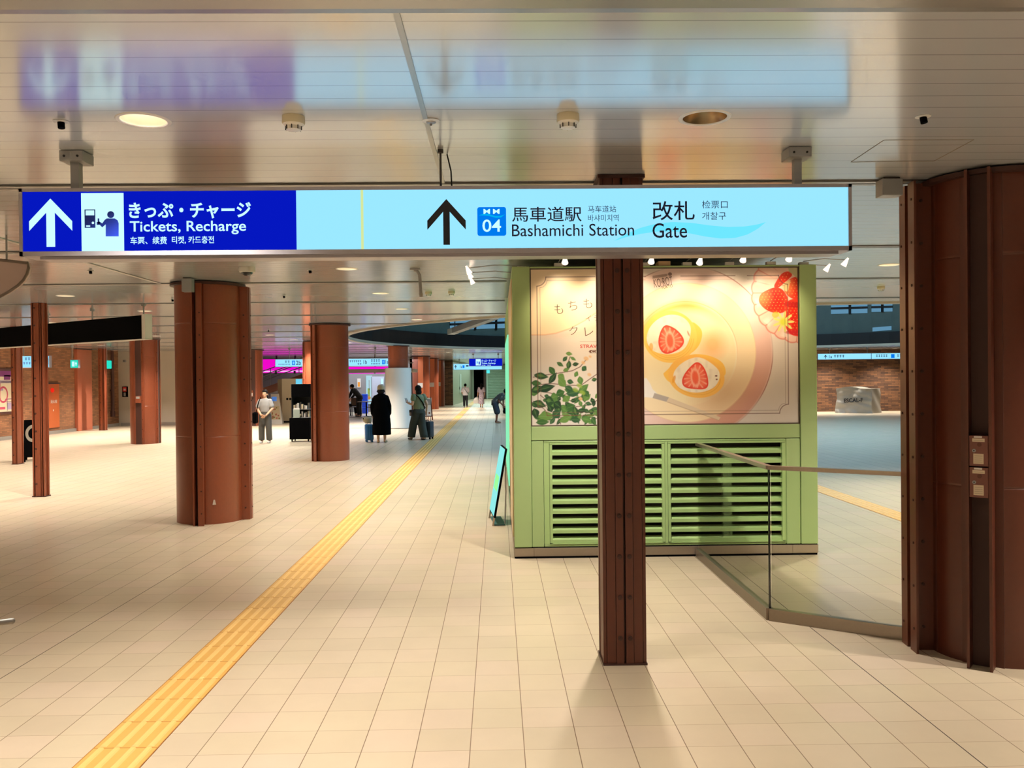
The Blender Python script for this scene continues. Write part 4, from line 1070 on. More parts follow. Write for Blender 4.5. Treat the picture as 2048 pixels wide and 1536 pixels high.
po = bpy.data.objects.new('poster', me); COL.objects.link(po); po.parent = k; po['label'] = 'large printed advert of strawberry rolls on a plate'
m = MB(); f_ = 0.012
m.box(xp0-f_, xp1+f_, Yk+0.004, Yk+0.03, zp1, zp1+f_); m.box(xp0-f_, xp1+f_, Yk+0.004, Yk+0.03, zp0-f_, zp0); m.box(xp0-f_, xp0, Yk+0.004, Yk+0.03, zp0, zp1); m.box(xp1, xp1+f_, Yk+0.004, Yk+0.03, zp0, zp1)
m.box(xp0, xp1, Yk+0.02, Yk+0.05, zp0, zp1)
m.build('poster_frame', mat('poster_frame_brown', rgb(84, 72, 56), 0.4), k)

# ---- spotlights on the kiosk roof
M['bulb'] = glow('halogen_bulb', (1.0, 0.86, 0.72, 1), 9.0)
M['dichroic'] = mat('dichroic_cup', rgb(250, 226, 206), 0.25, emit=(1.0, 0.80, 0.66, 1), estr=1.6)
def spotlight(base, arm_end, target, label, power, group=None, size=58):
    """box on the roof, thin arm, cup lamp aimed at the target"""
    b = Vector(base); e = Vector(arm_end)-b; d = (Vector(target)-Vector(arm_end)).normalized()
    t = thing('kiosk_spotlight', label, 'spotlight', b, 0, group)
    m = MB(); m.bbox(-0.045, 0.045, -0.03, 0.03, 0.0, 0.035, 0.004)
    m.build('transformer', 'white', t)
    m = MB(); m.tube([(0, 0, 0.03), (0, 0, 0.045), (e[0]*0.5, e[1]*0.5, max(0.05, e[2]+0.045)), (e[0], e[1], e[2]+0.03), tuple(e)], 0.005, 8); m.build('arm', 'grey_metal', t, True)
    m = MB(); m.cyl(tuple(e-d*0.035), tuple(e+d*0.03), 0.014, 0.030, seg=20, cap=False); m.cyl(tuple(e-d*0.055), tuple(e-d*0.033), 0.011, seg=14); m.build('lamp_cup', 'dichroic', t, True)
    m = MB(); m.ell(tuple(e+d*0.012), (0.020, 0.020, 0.020), 14, 9); m.build('bulb', 'bulb', t, True)
    l = bpy.data.lights.new('spot_beam', 'SPOT'); l.energy = power; l.color = (1.0, 0.77, 0.52); l.spot_size = math.radians(size); l.spot_blend = 0.9; l.shadow_soft_size = 0.03
    lo = bpy.data.objects.new('spot_beam', l); COL.objects.link(lo); lo.parent = t; lo.location = e+d*0.05
    lo.rotation_euler = d.to_track_quat('-Z', 'Y').to_euler()
    return t
YL = 7.72
names = ['left end of the advert', 'part of the advert hidden by the riveted column', 'advert logo', 'middle of the plate on the advert', 'pink ring of the plate on the advert', 'strawberries of the advert']
for (pb, pl_), nm in zip((((1118, 527), (1130, 521)), ((1208, 526), (1216, 521)), ((1292, 525), (1303, 520)), ((1376, 523), (1400, 522)), ((1461, 522), (1487, 517)), ((1545, 520), (1579, 515))), names):
    q = P(*pl_, YL); bx = kx(pb[0], 525)
    spotlight((bx, Yk+0.06, KZ+0.002), (q[0], YL, q[2]), (q[0]+0.02, Yk, 2.36), 'small white kiosk spotlight aimed at the ' + nm, 32, size=72)
for (px, py, Yq, sd, nm) in ((1654, 537, 9.0, 1, 'lower'), (1690, 526, 8.35+0.1, 1, 'upper')):
    q = P(px, py, Yq); spotlight((KX1-0.08, Yq, KZ+0.002), tuple(q), (KX1, Yq+0.3, 2.2), '%s of two kiosk spotlights reaching past the violet banner' % nm, 10, size=80)
for (px, py, Yq, nm) in ((937, 542, 8.6, 'nearest the hanging sign'), (940, 551, 9.25, 'in the middle'), (944, 563, 9.9, 'deepest in the hall')):
    q = P(px, py, Yq); spotlight((KX0+0.10, Yq, KZ+0.002), tuple(q), (KX0, Yq+0.2, 1.9), 'kiosk spotlight over the walkway, the one %s' % nm, 14, size=80)

# ================================================================== light box stand leaning by the kiosk
M['lightbox'] = glow('lightbox_face', rgb(150, 244, 240), 0.95)
p0 = F(988, 1054); 
t = thing('sandwich_board', 'glowing mint light box stand on the floor against the kiosk side', 'sign stand', (-0.02, 10.2, 0), 0.085)
tilt = 0.30
def side(s0, s1, zz0, zz1, dy0, dy1, off, th):
    """board leaning in X: lower edge near -X"""
    a = Vector((-0.055, 0, 0.0)); d = Vector((0.17, 0, 0.95)).normalized(); n = Vector((-d[2], 0, d[0]))
    return [tuple(a+d*zz0+n*off+Vector((0, dy0, 0))), tuple(a+d*zz1+n*off+Vector((0, dy0, 0))), tuple(a+d*zz1+n*off+Vector((0, dy1, 0))), tuple(a+d*zz0+n*off+Vector((0, dy1, 0)))], n*th
pts, n_ = side(0, 0, 0.12, 0.92, 0, 0.6, 0.0, 0.004); m = MB(); m.use(0).prism(pts, n_)
pts, n_ = side(0, 0, 0.40, 0.58, 0.08, 0.5, 0.005, 0.001); m.use(1).prism(pts, n_)
m.build('light_panel', ['lightbox', mat('lightbox_green', rgb(60, 160, 90), 0.4, emit=rgb(110, 240, 130), estr=0.8)], t)
pts, n_ = side(0, 0, 0.10, 0.93, -0.01, 0.61, -0.026, 0.025); m = MB(); m.prism(pts, n_); m.build('frame', 'black', t)
for dy in (0.0, 0.57):
    pts, n_ = side(0, 0, 0.0, 0.12, dy, dy+0.03, -0.02, 0.02); m = MB(); m.prism(pts, n_); m.build('leg', 'steel', t)
m = MB(); m.box(-0.03, 0.10, 0.0, 0.6, 0.005, 0.02); m.build('base_tray', mat('tray_teal', rgb(46, 84, 84), 0.5), t)
m = MB(); m.tube([(0.11, 0.02, 0.86), (0.115, 0.02, 0.4), (0.10, 0.02, 0.02)], 0.008, 8); m.build('rear_strut', 'grey_metal', t, True)

# ================================================================== glass railing
M['glass'] = mat('railing_glass', (0.93, 0.97, 0.90, 1), 0.02, trans=1.0); M['glass'].node_tree.nodes['Principled BSDF'].inputs['IOR'].default_value = 1.12
M['glass_edge'] = mat('glass_edge_dark', rgb(14, 20, 18), 0.2)
rail = thing('glass_railing', 'clear glass railing with a steel handrail between kiosk and big right column', 'railing', (0, 0, 0))
pa = Vector((P(1397, 1105, Yk-0.03)[0], Yk-0.03, 0)); pc = F(1540, 1240); pd = F(1824, 1281)
pc = Vector((pc[0], pc[1], 0)); pd = Vector((pd[0], pd[1], 0))
HRZ = P(1540, 931, pc[1])[2]
def along(m, p, q, w, z0, z1):
    d = (q-p).normalized(); n = Vector((-d[1], d[0], 0))*w/2
    return m.prism([tuple(p+n+Vector((0,0,z0))), tuple(p-n+Vector((0,0,z0))), tuple(q-n+Vector((0,0,z0))), tuple(q+n+Vector((0,0,z0)))], (0, 0, z1-z0))
for p, q in ((pa, pc), (pc, pd)):
    m = MB(); along(m, p, q, 0.045, HRZ-0.028, HRZ); m.build('handrail', 'steel', rail)
    m = MB(); along(m, p, q, 0.055, 0.0, 0.085); m.build('base_channel', 'steel', rail)
    d = (q-p).normalized()*0.012; m = MB(); along(m, p+d, q-d, 0.010, 0.08, HRZ-0.026); m.build('glass_pane', 'glass', rail)
m = MB(); m.box(pc[0]-0.005, pc[0]+0.005, pc[1]-0.006, pc[1]+0.006, 0.08, HRZ-0.026); m.build('edge_seal', 'glass_edge', rail)

# end of a handrail poking in at the left edge
p = P(24, 1242, 3.0); q = P(-330, 1285, 2.65)
M['rail_grey'] = mat('rail_grey', rgb(110, 104, 96), 0.45, metal=0.4)
t = thing('handrail', 'rounded end of a grey metal handrail at the left edge, above the floor tiles', 'handrail', (q[0], q[1], 0))
m = MB(); m.cyl((0, 0, q[2]), (p[0]-q[0], p[1]-q[1], p[2]), 0.010, seg=16); m.ell((p[0]-q[0], p[1]-q[1], p[2]), (0.0105, 0.0105, 0.0105)); m.build('rail', 'rail_grey', t, True)
m = MB(); m.cyl((0, 0, 0), (0, 0, q[2]), 0.012, seg=16); m.build('post', 'grey_metal', t, True)

# ================================================================== background: left side
def clab(t): return t
# black LED banner
p_ne, p_fe = P(286, 640, 13.6), P(-40, 660, 17.0)
t = thing('led_banner', 'long switched off black display banner hanging across the slim columns', 'display', (p_ne[0], p_ne[1], 2.43))
d = Vector((p_fe[0]-p_ne[0], p_fe[1]-p_ne[1], 0)); dn = d.normalized(); nn = Vector((-dn[1], dn[0], 0)); nn = nn if nn[1] > 0 else -nn
HB = 0.37
def slab(m, s0, s1, o0, o1, z0, z1):
    return m.prism([tuple(dn*s0+nn*o0+Vector((0,0,z0))), tuple(dn*s1+nn*o0+Vector((0,0,z0))), tuple(dn*s1+nn*o1+Vector((0,0,z0))), tuple(dn*s0+nn*o1+Vector((0,0,z0)))], (0, 0, z1-z0))
m = MB(); slab(m, 0.02, d.length, 0.0, 0.10, 0.0, HB); m.build('screen', 'black', t)
m = MB(); slab(m, -0.075, 0.02, -0.012, 0.11, -0.012, HB+0.012); slab(m, -0.075, d.length, -0.004, 0.11, -0.014, -0.001); m.build('end_cap', 'white', t)
for s_ in (0.06, 1.6, 3.1):
    m = MB(); q = dn*s_+nn*0.05; m.cyl((q[0], q[1], HB), (q[0], q[1], CEIL-2.43-0.001), 0.013, seg=8); m.cyl((q[0], q[1], CEIL-2.43-0.03), (q[0], q[1], CEIL-2.43-0.001), 0.04, seg=10); m.build('hanger_rod', 'hanger', t)
# black folding stand
p = F(54, 924); t = thing('folding_stand', 'black folding menu stand with a round emblem behind the slim columns', 'sign stand', (p[0]+0.02, p[1]+0.36, 0), 0.45)
m = MB(); m.prism([(-0.24, -0.30, 0.10), (0.24, -0.30, 0.10), (0.24, 0.0, 0.92), (-0.24, 0.0, 0.92)], (0, 0.03, 0)); m.build('front_board', 'black', t)
m = MB(); m.prism([(-0.24, 0.34, 0.05), (0.24, 0.34, 0.05), (0.24, 0.04, 0.90), (-0.24, 0.04, 0.90)], (0, 0.03, 0)); m.build('rear_board', 'black', t)
m = MB(); R_ = []
for i in range(28):
    a = 2*PI*i/28; x = -0.06+0.15*math.cos(a); w = 0.62+0.19*math.sin(a); R_.append((x, -0.30+0.3*(w-0.10)/0.82-0.004, w))
m.use(0).poly(R_); R2 = [(-0.06+(x+0.06)*0.62, y-0.002+((w-0.62)*-0.38)*0.366, 0.62+(w-0.62)*0.62) for x, y, w in R_]; m.use(1).poly(R2)
m.use(0); m.box(0.0, 0.16, -0.262, -0.252, 0.25, 0.262); m.box(0.0, 0.14, -0.268, -0.258, 0.21, 0.222)
m.build('emblem', [mat('emblem_grey', rgb(150, 140, 124), 0.6), 'black'], t)
for sx_ in (-0.22, 0.22):
    m = MB(); m.box(sx_-0.02, sx_+0.02, -0.34, -0.28, 0.0, 0.13); m.box(sx_-0.02, sx_+0.02, 0.30, 0.38, 0.0, 0.09); m.build('foot', 'black', t)
# things on the brick wall
XW = -15.2
def wall_pt(px, py):
    d = ray(px, py); return EYE+d*((XW+0.0-EYE[0])/d[0])
a, b = wall_pt(-14, 825), wall_pt(23, 742)
t = thing('wall_map', 'framed colourful local map on the brick wall at the left edge', 'map', (XW, a[1], a[2])); Lm, Hm = wall_pt(23, 742)[1]-a[1], b[2]-a[2]
m = MB(); m.box(0.001, 0.05, -0.08, Lm+0.08, -0.08, 0); m.box(0.001, 0.05, -0.08, Lm+0.08, Hm, Hm+0.08); m.box(0.001, 0.05, -0.08, 0, 0, Hm); m.box(0.001, 0.05, Lm, Lm+0.08, 0, Hm); m.build('frame', mat('map_frame', rgb(70, 34, 26), 0.5), t)
MP = [mat('map_cream', rgb(232, 214, 176), 0.4, emit=rgb(232, 214, 176), estr=0.25), mat('map_purple', rgb(120, 46, 120), 0.5), mat('map_pink', rgb(214, 84, 110), 0.5), mat('map_lilac', rgb(196, 176, 206), 0.5)]
m = MB(); m.use(0).box(0.001, 0.02, 0, Lm, 0, Hm)
for (mi, u0, u1, w0, w1) in ((1, 0.0, 1, 0.86, 1.0), (1, 0.55, 0.9, 0.78, 0.9), (3, 0.3, 1, 0.70, 0.77), (1, 0.4, 1, 0.72, 0.735), (3, 0.2, 0.5, 0.52, 0.6), (1, 0.6, 1, 0.30, 0.315), (1, 0.6, 1, 0.24, 0.25), (3, 0.7, 1, 0.05, 0.22), (1, 0.7, 0.72, 0.02, 0.3), (2, 0.25, 0.6, 0.06, 0.12), (2, 0.05, 0.3, 0.2, 0.28), (1, 0.1, 0.12, 0.1, 0.8), (2, 0.35, 0.37, 0.3, 0.7)):
    m.use(mi).box(0.02, 0.022, u0*Lm, u1*Lm, w0*Hm, w1*Hm)
for i in range(20):
    a0, a1 = 2*PI*i/20, 2*PI*(i+1)/20; cy, cz = 0.5*Lm, 0.42*Hm
    m.use(2).quad((0.023, cy+0.26*math.cos(a0), cz+0.26*math.sin(a0)), (0.023, cy+0.26*math.cos(a1), cz+0.26*math.sin(a1)), (0.023, cy+0.2*math.cos(a1), cz+0.2*math.sin(a1)), (0.023, cy+0.2*math.cos(a0), cz+0.2*math.sin(a0)))
m.build('map_sheet', MP, t)
a, b = wall_pt(92, 857), wall_pt(116, 768)
t = thing('hydrant_cabinet', 'orange brown fire hydrant cabinet door with a red lamp on the brick wall', 'fire hydrant cabinet', (XW, a[1], a[2])); Lm, Hm = b[1]-a[1], b[2]-a[2]
M['hydrant'] = mat('hydrant_door', rgb(176, 88, 42), 0.45)
m = MB(); m.bbox(0.001, 0.04, 0, Lm, 0, Hm, 0.006); m.build('door', 'hydrant', t)
m = MB(); m.box(0.001, 0.07, -0.03, Lm+0.03, Hm, Hm+0.05); m.build('hood', 'rust_dark', t)
m = MB(); m.ell((0.05, Lm*0.42, Hm*0.86), (0.04, 0.10, 0.08)); m.build('lamp', glow('hydrant_lamp', rgb(240, 40, 26), 1.0), t, True)
m = MB(); m.text('消火栓', -0.22, -0.06, 0.22, 0.06, 0, bold=0.01, axes=((0.042, Lm*0.55, Hm*0.60), (0, 1, 0), (0, 0, 1)))
m.box(0.04, 0.043, Lm*0.48, Lm*0.52, Hm*0.38, Hm*0.42); m.build('lettering', 'white', t)
a, b = wall_pt(150, 862), wall_pt(177, 710)
t = thing('wall_panel', 'tall terracotta red panel on the brick wall beyond the green exit sign', 'wall panel', (XW, a[1], 0.0)); t.name = 'terracotta_pilaster'
m = MB(); m.bbox(0.001, 0.12, 0, b[1]-a[1], 0.0, CEIL-0.03, 0.01); m.build('cladding', mat('terracotta', rgb(186, 106, 78), 0.55, noise=0.06, nscale=6), t)
m = MB(); m.box(0.001, 0.13, -0.02, b[1]-a[1]+0.02, CEIL-0.03, CEIL-0.002); m.build('cap_plate', 'rust_dark', t)
a = wall_pt(221, 838); t = thing('drain_pipe', 'dark brown vertical pipe on the brick wall near the white wall', 'pipe', (XW+0.10, a[1], 0))
m = MB(); m.cyl((0, 0, 0.42), (0, 0, CEIL-0.002), 0.06, seg=12); m.build('pipe', 'rust_dark', t, True)
m = MB(); m.cyl((0, 0, 0.40), (0, 0, 0.62), 0.085, seg=12); m.box(-0.10, 0.02, -0.03, 0.03, 1.4, 1.46); m.build('wall_bracket', 'rust_dark', t)
# white wall fittings
Yw = 34.74
a, b = P(245, 794, Yw), P(255, 773, Yw); t = thing('extinguisher_plate', 'black wall plate with a red fire sign on the white wall', 'wall sign', (a[0], Yw, a[2]))
w_, h_ = b[0]-a[0], b[2]-a[2]
m = MB(); m.bbox(0, w_, -0.03, 0.05, 0, h_, 0.004); m.build('plate', 'black', t)
m = MB(); m.use(0).box(w_*0.15, w_*0.85, -0.034, -0.029, h_*0.52, h_*0.94); m.use(1).box(w_*0.3, w_*0.7, -0.036, -0.033, h_*0.62, h_*0.8); m.use(2).box(w_*0.3, w_*0.7, -0.034, -0.029, h_*0.08, h_*0.42)
m.build('pictogram', [mat('fire_red', rgb(214, 52, 40), 0.5), 'white', 'grey'], t)
a = P(249, 722, Yw); t = thing('wall_sensor', 'small tan wall sensor high on the white wall', 'sensor', (a[0], Yw, a[2])); m = MB(); m.bbox(-0.05, 0.05, -0.05, 0.055, -0.05, 0.05, 0.006); m.build('housing', 'grey', t); m = MB(); m.cyl((0, -0.06, 0.0), (0, -0.049, 0.0), 0.02, seg=10); m.build('sensor_head', 'dark', t)
a = P(351, 756, 40.1); t = thing('alarm_plate', 'small red alarm plate on the stair wall beside the nearest round column', 'alarm', (a[0], 40.1, a[2])); m = MB(); m.bbox(-0.06, 0.06, -0.03, 0.09, -0.06, 0.06, 0.005); m.build('housing', mat('alarm_red', rgb(180, 40, 44), 0.5), t); m = MB(); m.cyl((0, -0.04, 0), (0, -0.028, 0), 0.02, seg=10); m.build('button', 'white', t)

# hanging light signs
def light_sign(px0, py0, px1, py1, Y, name, label, face, items=(), rods=2, th=0.12, cat='sign', blue_cells=None):
    a, b = P(px0, py1, Y), P(px1, py0, Y); w, h_ = b[0]-a[0], b[2]-a[2]
    t = thing(name, label, cat, (a[0], Y, a[2]))
    m = MB(); m.box(0, w, 0.004, th, 0, h_); e = 0.012*Y/30
    m.box(-e, w+e, -0.002, th, -e, 0); m.box(-e, w+e, -0.002, th, h_, h_+e); m.box(-e, 0, -0.002, th, 0, h_); m.box(w, w+e, -0.002, th, 0, h_); m.build('housing', 'sign_frame', t)
    m = MB(); mats = [face, 'ink_blue', 'badge_blue', 'sign_white', 'sign_blue']; m.use(0).box(0, w, 0.0, 0.004, 0, h_)
    for it in items:
        u0, w0, u1, w1 = (it[1]-px0)/(px1-px0)*w, (py1-it[4])/(py1-py0)*h_, (it[3]-px0)/(px1-px0)*w, (py1-it[2])/(py1-py0)*h_
        m.use(it[5])
        if it[0] == '#': m.box(u0, u1, -0.003, 0.0, w0, w1)
        elif it[0] == '^':
            cx = (u0+u1)/2; q = w1-w0; m.poly([(cx, -0.004, w1), (u0, -0.004, w1-q*0.5), (u0, -0.004, w1-q*0.72), (cx, -0.004, w1-q*0.26), (u1, -0.004, w1-q*0.72), (u1, -0.004, w1-q*0.5)]); m.box(cx-q*0.09, cx+q*0.09, -0.003, 0, w0, w1-q*0.2)
        elif it[0] == '~':                       # characters too small to make out
            n = max(2, int((u1-u0)/((w1-w0)*0.9))); c = (u1-u0)/n
            for q in range(n):
                xa_, hq = u0+q*c, (w1-w0); m.box(xa_, xa_+c*0.7, -0.003, 0, w0+hq*0.78, w1); m.box(xa_+c*0.28, xa_+c*0.45, -0.003, 0, w0, w1); m.box(xa_, xa_+c*0.7, -0.003, 0, w0+hq*0.3, w0+hq*0.45)
        else: m.text(it[0], u0, w0, u1, w1, -0.005, bold=0.01)
    m.build('display_panel', mats, t)
    for i in range(rods):
        x = w*(0.12+0.76*i/max(rods-1, 1)); m = MB(); m.cyl((x, th/2, h_), (x, th/2, CEIL-a[2]-0.001), 0.014, seg=8); m.cyl((x, th/2, CEIL-a[2]-0.05), (x, th/2, CEIL-a[2]-0.001), 0.05, seg=8); m.build('hanger_rod', 'hanger', t)
    return t
light_sign(551, 717, 777, 733.5, 33.0, 'exit_sign', 'long pale blue lit exit sign reading 2b and 1b above the cafe', 'sign_pale',
           [('~', 570, 720, 581, 725, 1), ('~', 557, 727, 581, 730, 1), ('#', 584, 720, 590, 730, 2), ('#', 585.5, 722, 588.5, 728, 0), ('2b', 592, 720, 602, 730, 1), ('1b', 727, 720, 734, 729, 1), ('~', 699, 720, 723, 725, 1), ('~', 715, 727, 724, 731, 1),
            ('~', 742, 719, 761, 725, 1), ('~', 742, 727, 761, 731, 1), ('#', 764, 720, 769.5, 730, 2), ('#', 765.5, 722, 768, 728, 0), ('1a', 771, 720, 776.5, 729, 1)], rods=3)
light_sign(907, 727, 1003.5, 739.5, 55.0, 'exit_sign', 'distant pale lit exit sign with an arrow behind the small blue sign', 'sign_pale',
           [('^', 909, 729, 913.5, 737, 1), ('1a', 920, 730, 924, 736, 1), ('#', 925, 730, 929, 736, 2), ('#', 932, 730, 937, 733, 1)], rods=2)
light_sign(938.5, 717, 1004.5, 732, 43.0, 'ticket_sign', 'small distant copy of the blue ticket sign above the walkway', 'sign_blue',
           [('#', 951.5, 718, 961.5, 731, 3), ('#', 953, 722, 956, 727, 2), ('#', 957, 723, 960, 729, 4), ('きっぷ・チャージ', 963, 719, 992, 724, 3), ('Tickets, Recharge', 963, 725, 991, 729, 3), ('车票、续费', 963, 730, 982, 731.5, 3)], rods=2)
light_sign(38, 712, 98, 735, 24.0, 'elevator_sign', 'pale lit hanging sign with a slanted arrow before the brick wall', 'sign_pale',
           [('~', 50, 715, 62, 721, 1), ('~', 41, 724, 63, 729, 1), ('↗', 90, 717, 97, 732, 1)], rods=2)
M['exit_green'] = glow('exit_green', rgb(40, 226, 196), 1.0)
light_sign(141, 720, 156, 735.5, 29.0, 'emergency_exit_sign', 'green lit emergency exit sign hanging before the brick wall', 'exit_green', [('#', 144, 723, 149, 733, 3), ('^', 150, 723, 154, 732, 3)], rods=1)
p = P(209, 729, 32.0); t = thing('emergency_exit_sign', 'narrow green exit sign seen edge on by the thin distant column', 'sign', (p[0], 32.0, p[2]))
m = MB(); m.bbox(-0.09, 0.09, 0, 0.4, -0.15, 0.15, 0.02); m.build('display_panel', 'exit_green', t); m = MB(); m.cyl((0, 0.2, 0.15), (0, 0.2, CEIL-p[2]-0.001), 0.012, seg=8); m.build('hanger_rod', 'hanger', t)

# staircase rising to the right behind the columns
t = thing('staircase', 'staircase with brown stringer and steel handrails behind the round columns', 'stairs', (0, 0, 0))
xs0, nst, tr, rs = -13.9, 15, 0.415, 0.148; Y0s, Y1s = 38.0, 39.9
M['step'] = mat('step_stone', rgb(196, 176, 146), 0.6); M['under'] = mat('stair_soffit', rgb(150, 140, 128), 0.6)
for i in range(nst):
    m = MB(); m.bbox(xs0+i*tr, xs0+(i+1)*tr+0.03, Y0s+0.06, Y1s, i*rs+0.002 if i else 0.0, (i+1)*rs, 0.006); m.build('step', 'step', t)
xe = xs0+nst*tr; ze = nst*rs
m = MB(); m.prism([(xs0, Y0s, 0.0), (xs0+0.45, Y0s, 0.0), (xe, Y0s, ze-0.22), (xe, Y0s, ze+0.12), (xs0, Y0s, 0.18)], (0, 0.05, 0)); m.build('stringer', 'rust', t)
for dy in (0.03, 1.8):
    for hz in (0.62, 0.88):
        m = MB(); m.tube([(xs0-0.1, Y0s+dy, hz), (xs0+0.1, Y0s+dy, hz+0.05), (xe, Y0s+dy, ze+hz)], 0.022, 8); m.build('handrail', 'grey_metal', t, True)
for i in range(0, nst, 3):
    m = MB(); x = xs0+(i+0.5)*tr; m.cyl((x, Y0s+0.03, (i+0.5)*rs), (x, Y0s+0.03, (i+0.5)*rs+0.90), 0.018, seg=8); m.build('baluster', 'grey_metal', t)
m = MB(); m.box(xe, xe+4.0, Y0s, Y1s, ze-0.15, ze); m.build('landing', 'under', t)
for hz in (0.3, 0.55, 0.8): m = MB(); m.cyl((xe, Y0s+0.03, ze+hz*0.85), (xe+4.0, Y0s+0.03, ze+hz*0.85), 0.016, seg=8); m.build('handrail', 'grey_metal', t)

# cafe front: magenta fascia
M['magenta'] = glow('magenta_led', rgb(240, 10, 200), 1.0); M['magenta_line'] = glow('magenta_tube', rgb(255, 196, 250), 1.0)
Yc = 43.0
for (x0, y0, x1, y1, nm, yl) in ((523, 718, 606, 746, 'magenta glowing shop band seen behind the staircase', 743), (640, 733, 777, 748, 'magenta glowing shop band over the cafe seating', 743)):
    a, b = P(x0, y1, Yc), P(x1, y0, Yc); t = thing('shop_fascia', nm, 'shop sign', (a[0], Yc, a[2])); w, h_ = b[0]-a[0], b[2]-a[2]
    m = MB(); m.box(0, w, 0, 0.25, 0, h_); m.build('light_box', 'magenta', t)
    zl = P(x0, yl, Yc)[2]-a[2]; m = MB(); m.box(0.0, w, -0.03, 0.0, zl-0.03, zl+0.03); m.build('light_tube', 'magenta_line', t)
    for q in (0.35, 0.8): m = MB(); m.box(w*q-0.05, w*q+0.05, -0.05, -0.03, zl-0.12, zl+0.02); m.box(w*q-0.03, w*q+0.03, 0.05, 0.2, h_, CEIL-a[2]-0.001); m.build('bracket', 'dark', t)
# booth, poster stands, display case
a, b = P(568, 846, 36.3), P(606, 757, 36.3)
t = thing('photo_booth', 'tall beige cabinet with two round black holes behind the display case', 'cabinet', (a[0], 36.0, 0)); w, h_ = b[0]-a[0], b[2]
M['beige'] = mat('cabinet_beige', rgb(230, 218, 190), 0.5); M['beige_side'] = mat('cabinet_side', rgb(200, 186, 158), 0.55)
m = MB(); m.bbox(0, w, 0, 1.2, 0.06, h_, 0.01); m.build('body', 'beige', t)
m = MB(); m.prism([(-0.002, 0.01, 0.06), (-0.002, 0.01, h_-0.01), (-0.40, 0.9, h_-0.01), (-0.40, 0.9, 0.06)], (0, 0.06, 0)); m.build('side_panel', 'beige_side', t)
m = MB(); m.box(0.02, w-0.02, 0.02, 1.1, 0.0, 0.065); m.build('plinth', 'black', t)
for px in (574.5, 580.5): q = P(px, 798, 36.0); m = MB(); m.cyl((q[0]-a[0], -0.015, q[2]), (q[0]-a[0], 0.002, q[2]), 0.045, seg=14); m.build('hole', 'black', t)
q0, q1 = P(592, 768, 36.0), P(604, 758, 36.0); m = MB(); m.box(q0[0]-a[0], q1[0]-a[0], -0.02, 0.0, q0[2], q1[2]); m.build('screen', glow('booth_screen', rgb(120, 220, 250), 0.9), t)
m = MB(); m.bbox(P(574, 0, 36)[0]-a[0], P(584, 0, 36)[0]-a[0], -0.03, 0.0, P(0, 832, 36)[2], P(0, 810, 36)[2], 0.005); m.build('hatch', 'beige_side', t)
p = F(553, 848); t = thing('poster_stand', 'white A-shaped poster stand behind the woman in the grey shirt', 'poster stand', (p[0], p[1], 0))
m = MB(); m.prism([(-0.22, 0.0, 0.0), (0.24, 0.0, 0.0), (0.10, 0.0, 1.22), (-0.22, 0.0, 1.22)], (0, 0.04, 0)); m.build('board', 'white', t)
m = MB(); m.use(0).quad((-0.20, -0.003, 0.18), (0.17, -0.003, 0.18), (0.12, -0.003, 0.72), (-0.20, -0.003, 0.72)); m.use(1).box(-0.18, 0.02, -0.005, -0.001, 0.92, 1.10); m.use(2)
for q in range(14): u, z = rnd.uniform(-0.18, 0.12), rnd.uniform(0.2, 0.68); m.use(2+q % 2).box(u-0.03, u+0.03, -0.005-0.0002*q, -0.003, z-0.03, z+0.03)
m.build('poster', [mat('poster_tan', rgb(206, 190, 156), 0.5), mat('poster_blue', rgb(70, 120, 200), 0.5, emit=rgb(70, 130, 220), estr=0.4), mat('poster_green', rgb(130, 120, 70), 0.5), mat('poster_red', rgb(176, 92, 76), 0.5)], t)
m = MB(); m.prism([(-0.2, 0.40, 0.0), (0.2, 0.40, 0.0), (0.08, 0.05, 1.2), (-0.2, 0.05, 1.2)], (0, 0.02, 0)); m.build('rear_leg', 'white', t)
p = F(600, 882); Yd = 24.6; a, b = P(579, 884, Yd), P(626, 768, Yd)
t = thing('display_case', 'black display case of small boxed models with a dark header', 'display case', (a[0], Yd, 0)); w, h_ = b[0]-a[0]-0.10, b[2]
zc = P(600, 836, Yd)[2]; zh = P(600, 794, Yd)[2]
m = MB(); m.bbox(0, w, 0, 0.5, 0.07, zc, 0.006); m.build('cabinet_base', 'black', t)
m = MB(); m.bbox(0.06, w, 0.02, 0.5, zh, h_, 0.006); m.build('header', 'black', t)
m = MB(); m.box(0.06, 0.075, 0.02, 0.5, zc, zh); m.box(0.06, w, 0.46, 0.5, zc, zh); m.build('back_panel', 'dark', t)
m = MB(); m.box(0.075, w-0.02, 0.05, 0.46, zc+0.001, zc+0.012); m.box(0.075, w-0.02, 0.1, 0.46, zc+0.24, zc+0.25); m.build('shelf', 'grey', t)
for sx_ in (0.06, w-0.06):
    m = MB()
    for yy in (0.06, 0.44): m.cyl((sx_-0.012, yy, 0.034), (sx_+0.012, yy, 0.034), 0.034, seg=12)
    m.box(sx_-0.02, sx_+0.02, 0.04, 0.46, 0.055, 0.072); m.build('caster', 'black', t)
cb = [mat('model_grey', rgb(150, 142, 130), 0.5), mat('model_tan', rgb(186, 170, 140), 0.5), mat('model_dark', rgb(74, 68, 62), 0.5), mat('model_white', rgb(206, 200, 190), 0.5)]
src = None
for r_, zz in ((0, zc+0.013), (1, zc+0.251)):
    for q in range(8):
        x = 0.085+q*(w-0.13)/8; hh_ = rnd.uniform(0.09, 0.2); ww = (w-0.13)/8*rnd.uniform(0.7, 0.95)
        o = MB().bbox(0, ww, 0, 0.12, 0, hh_, 0.004).build('boxed_model', cb[(q*3+r_) % 4]); o.location = (a[0]+x, Yd+0.14+0.05*(q % 2), zz+0.001)
        tag(o, 'small boxed model standing on a shelf of the black display case', 'box', 'boxed models in the display case')
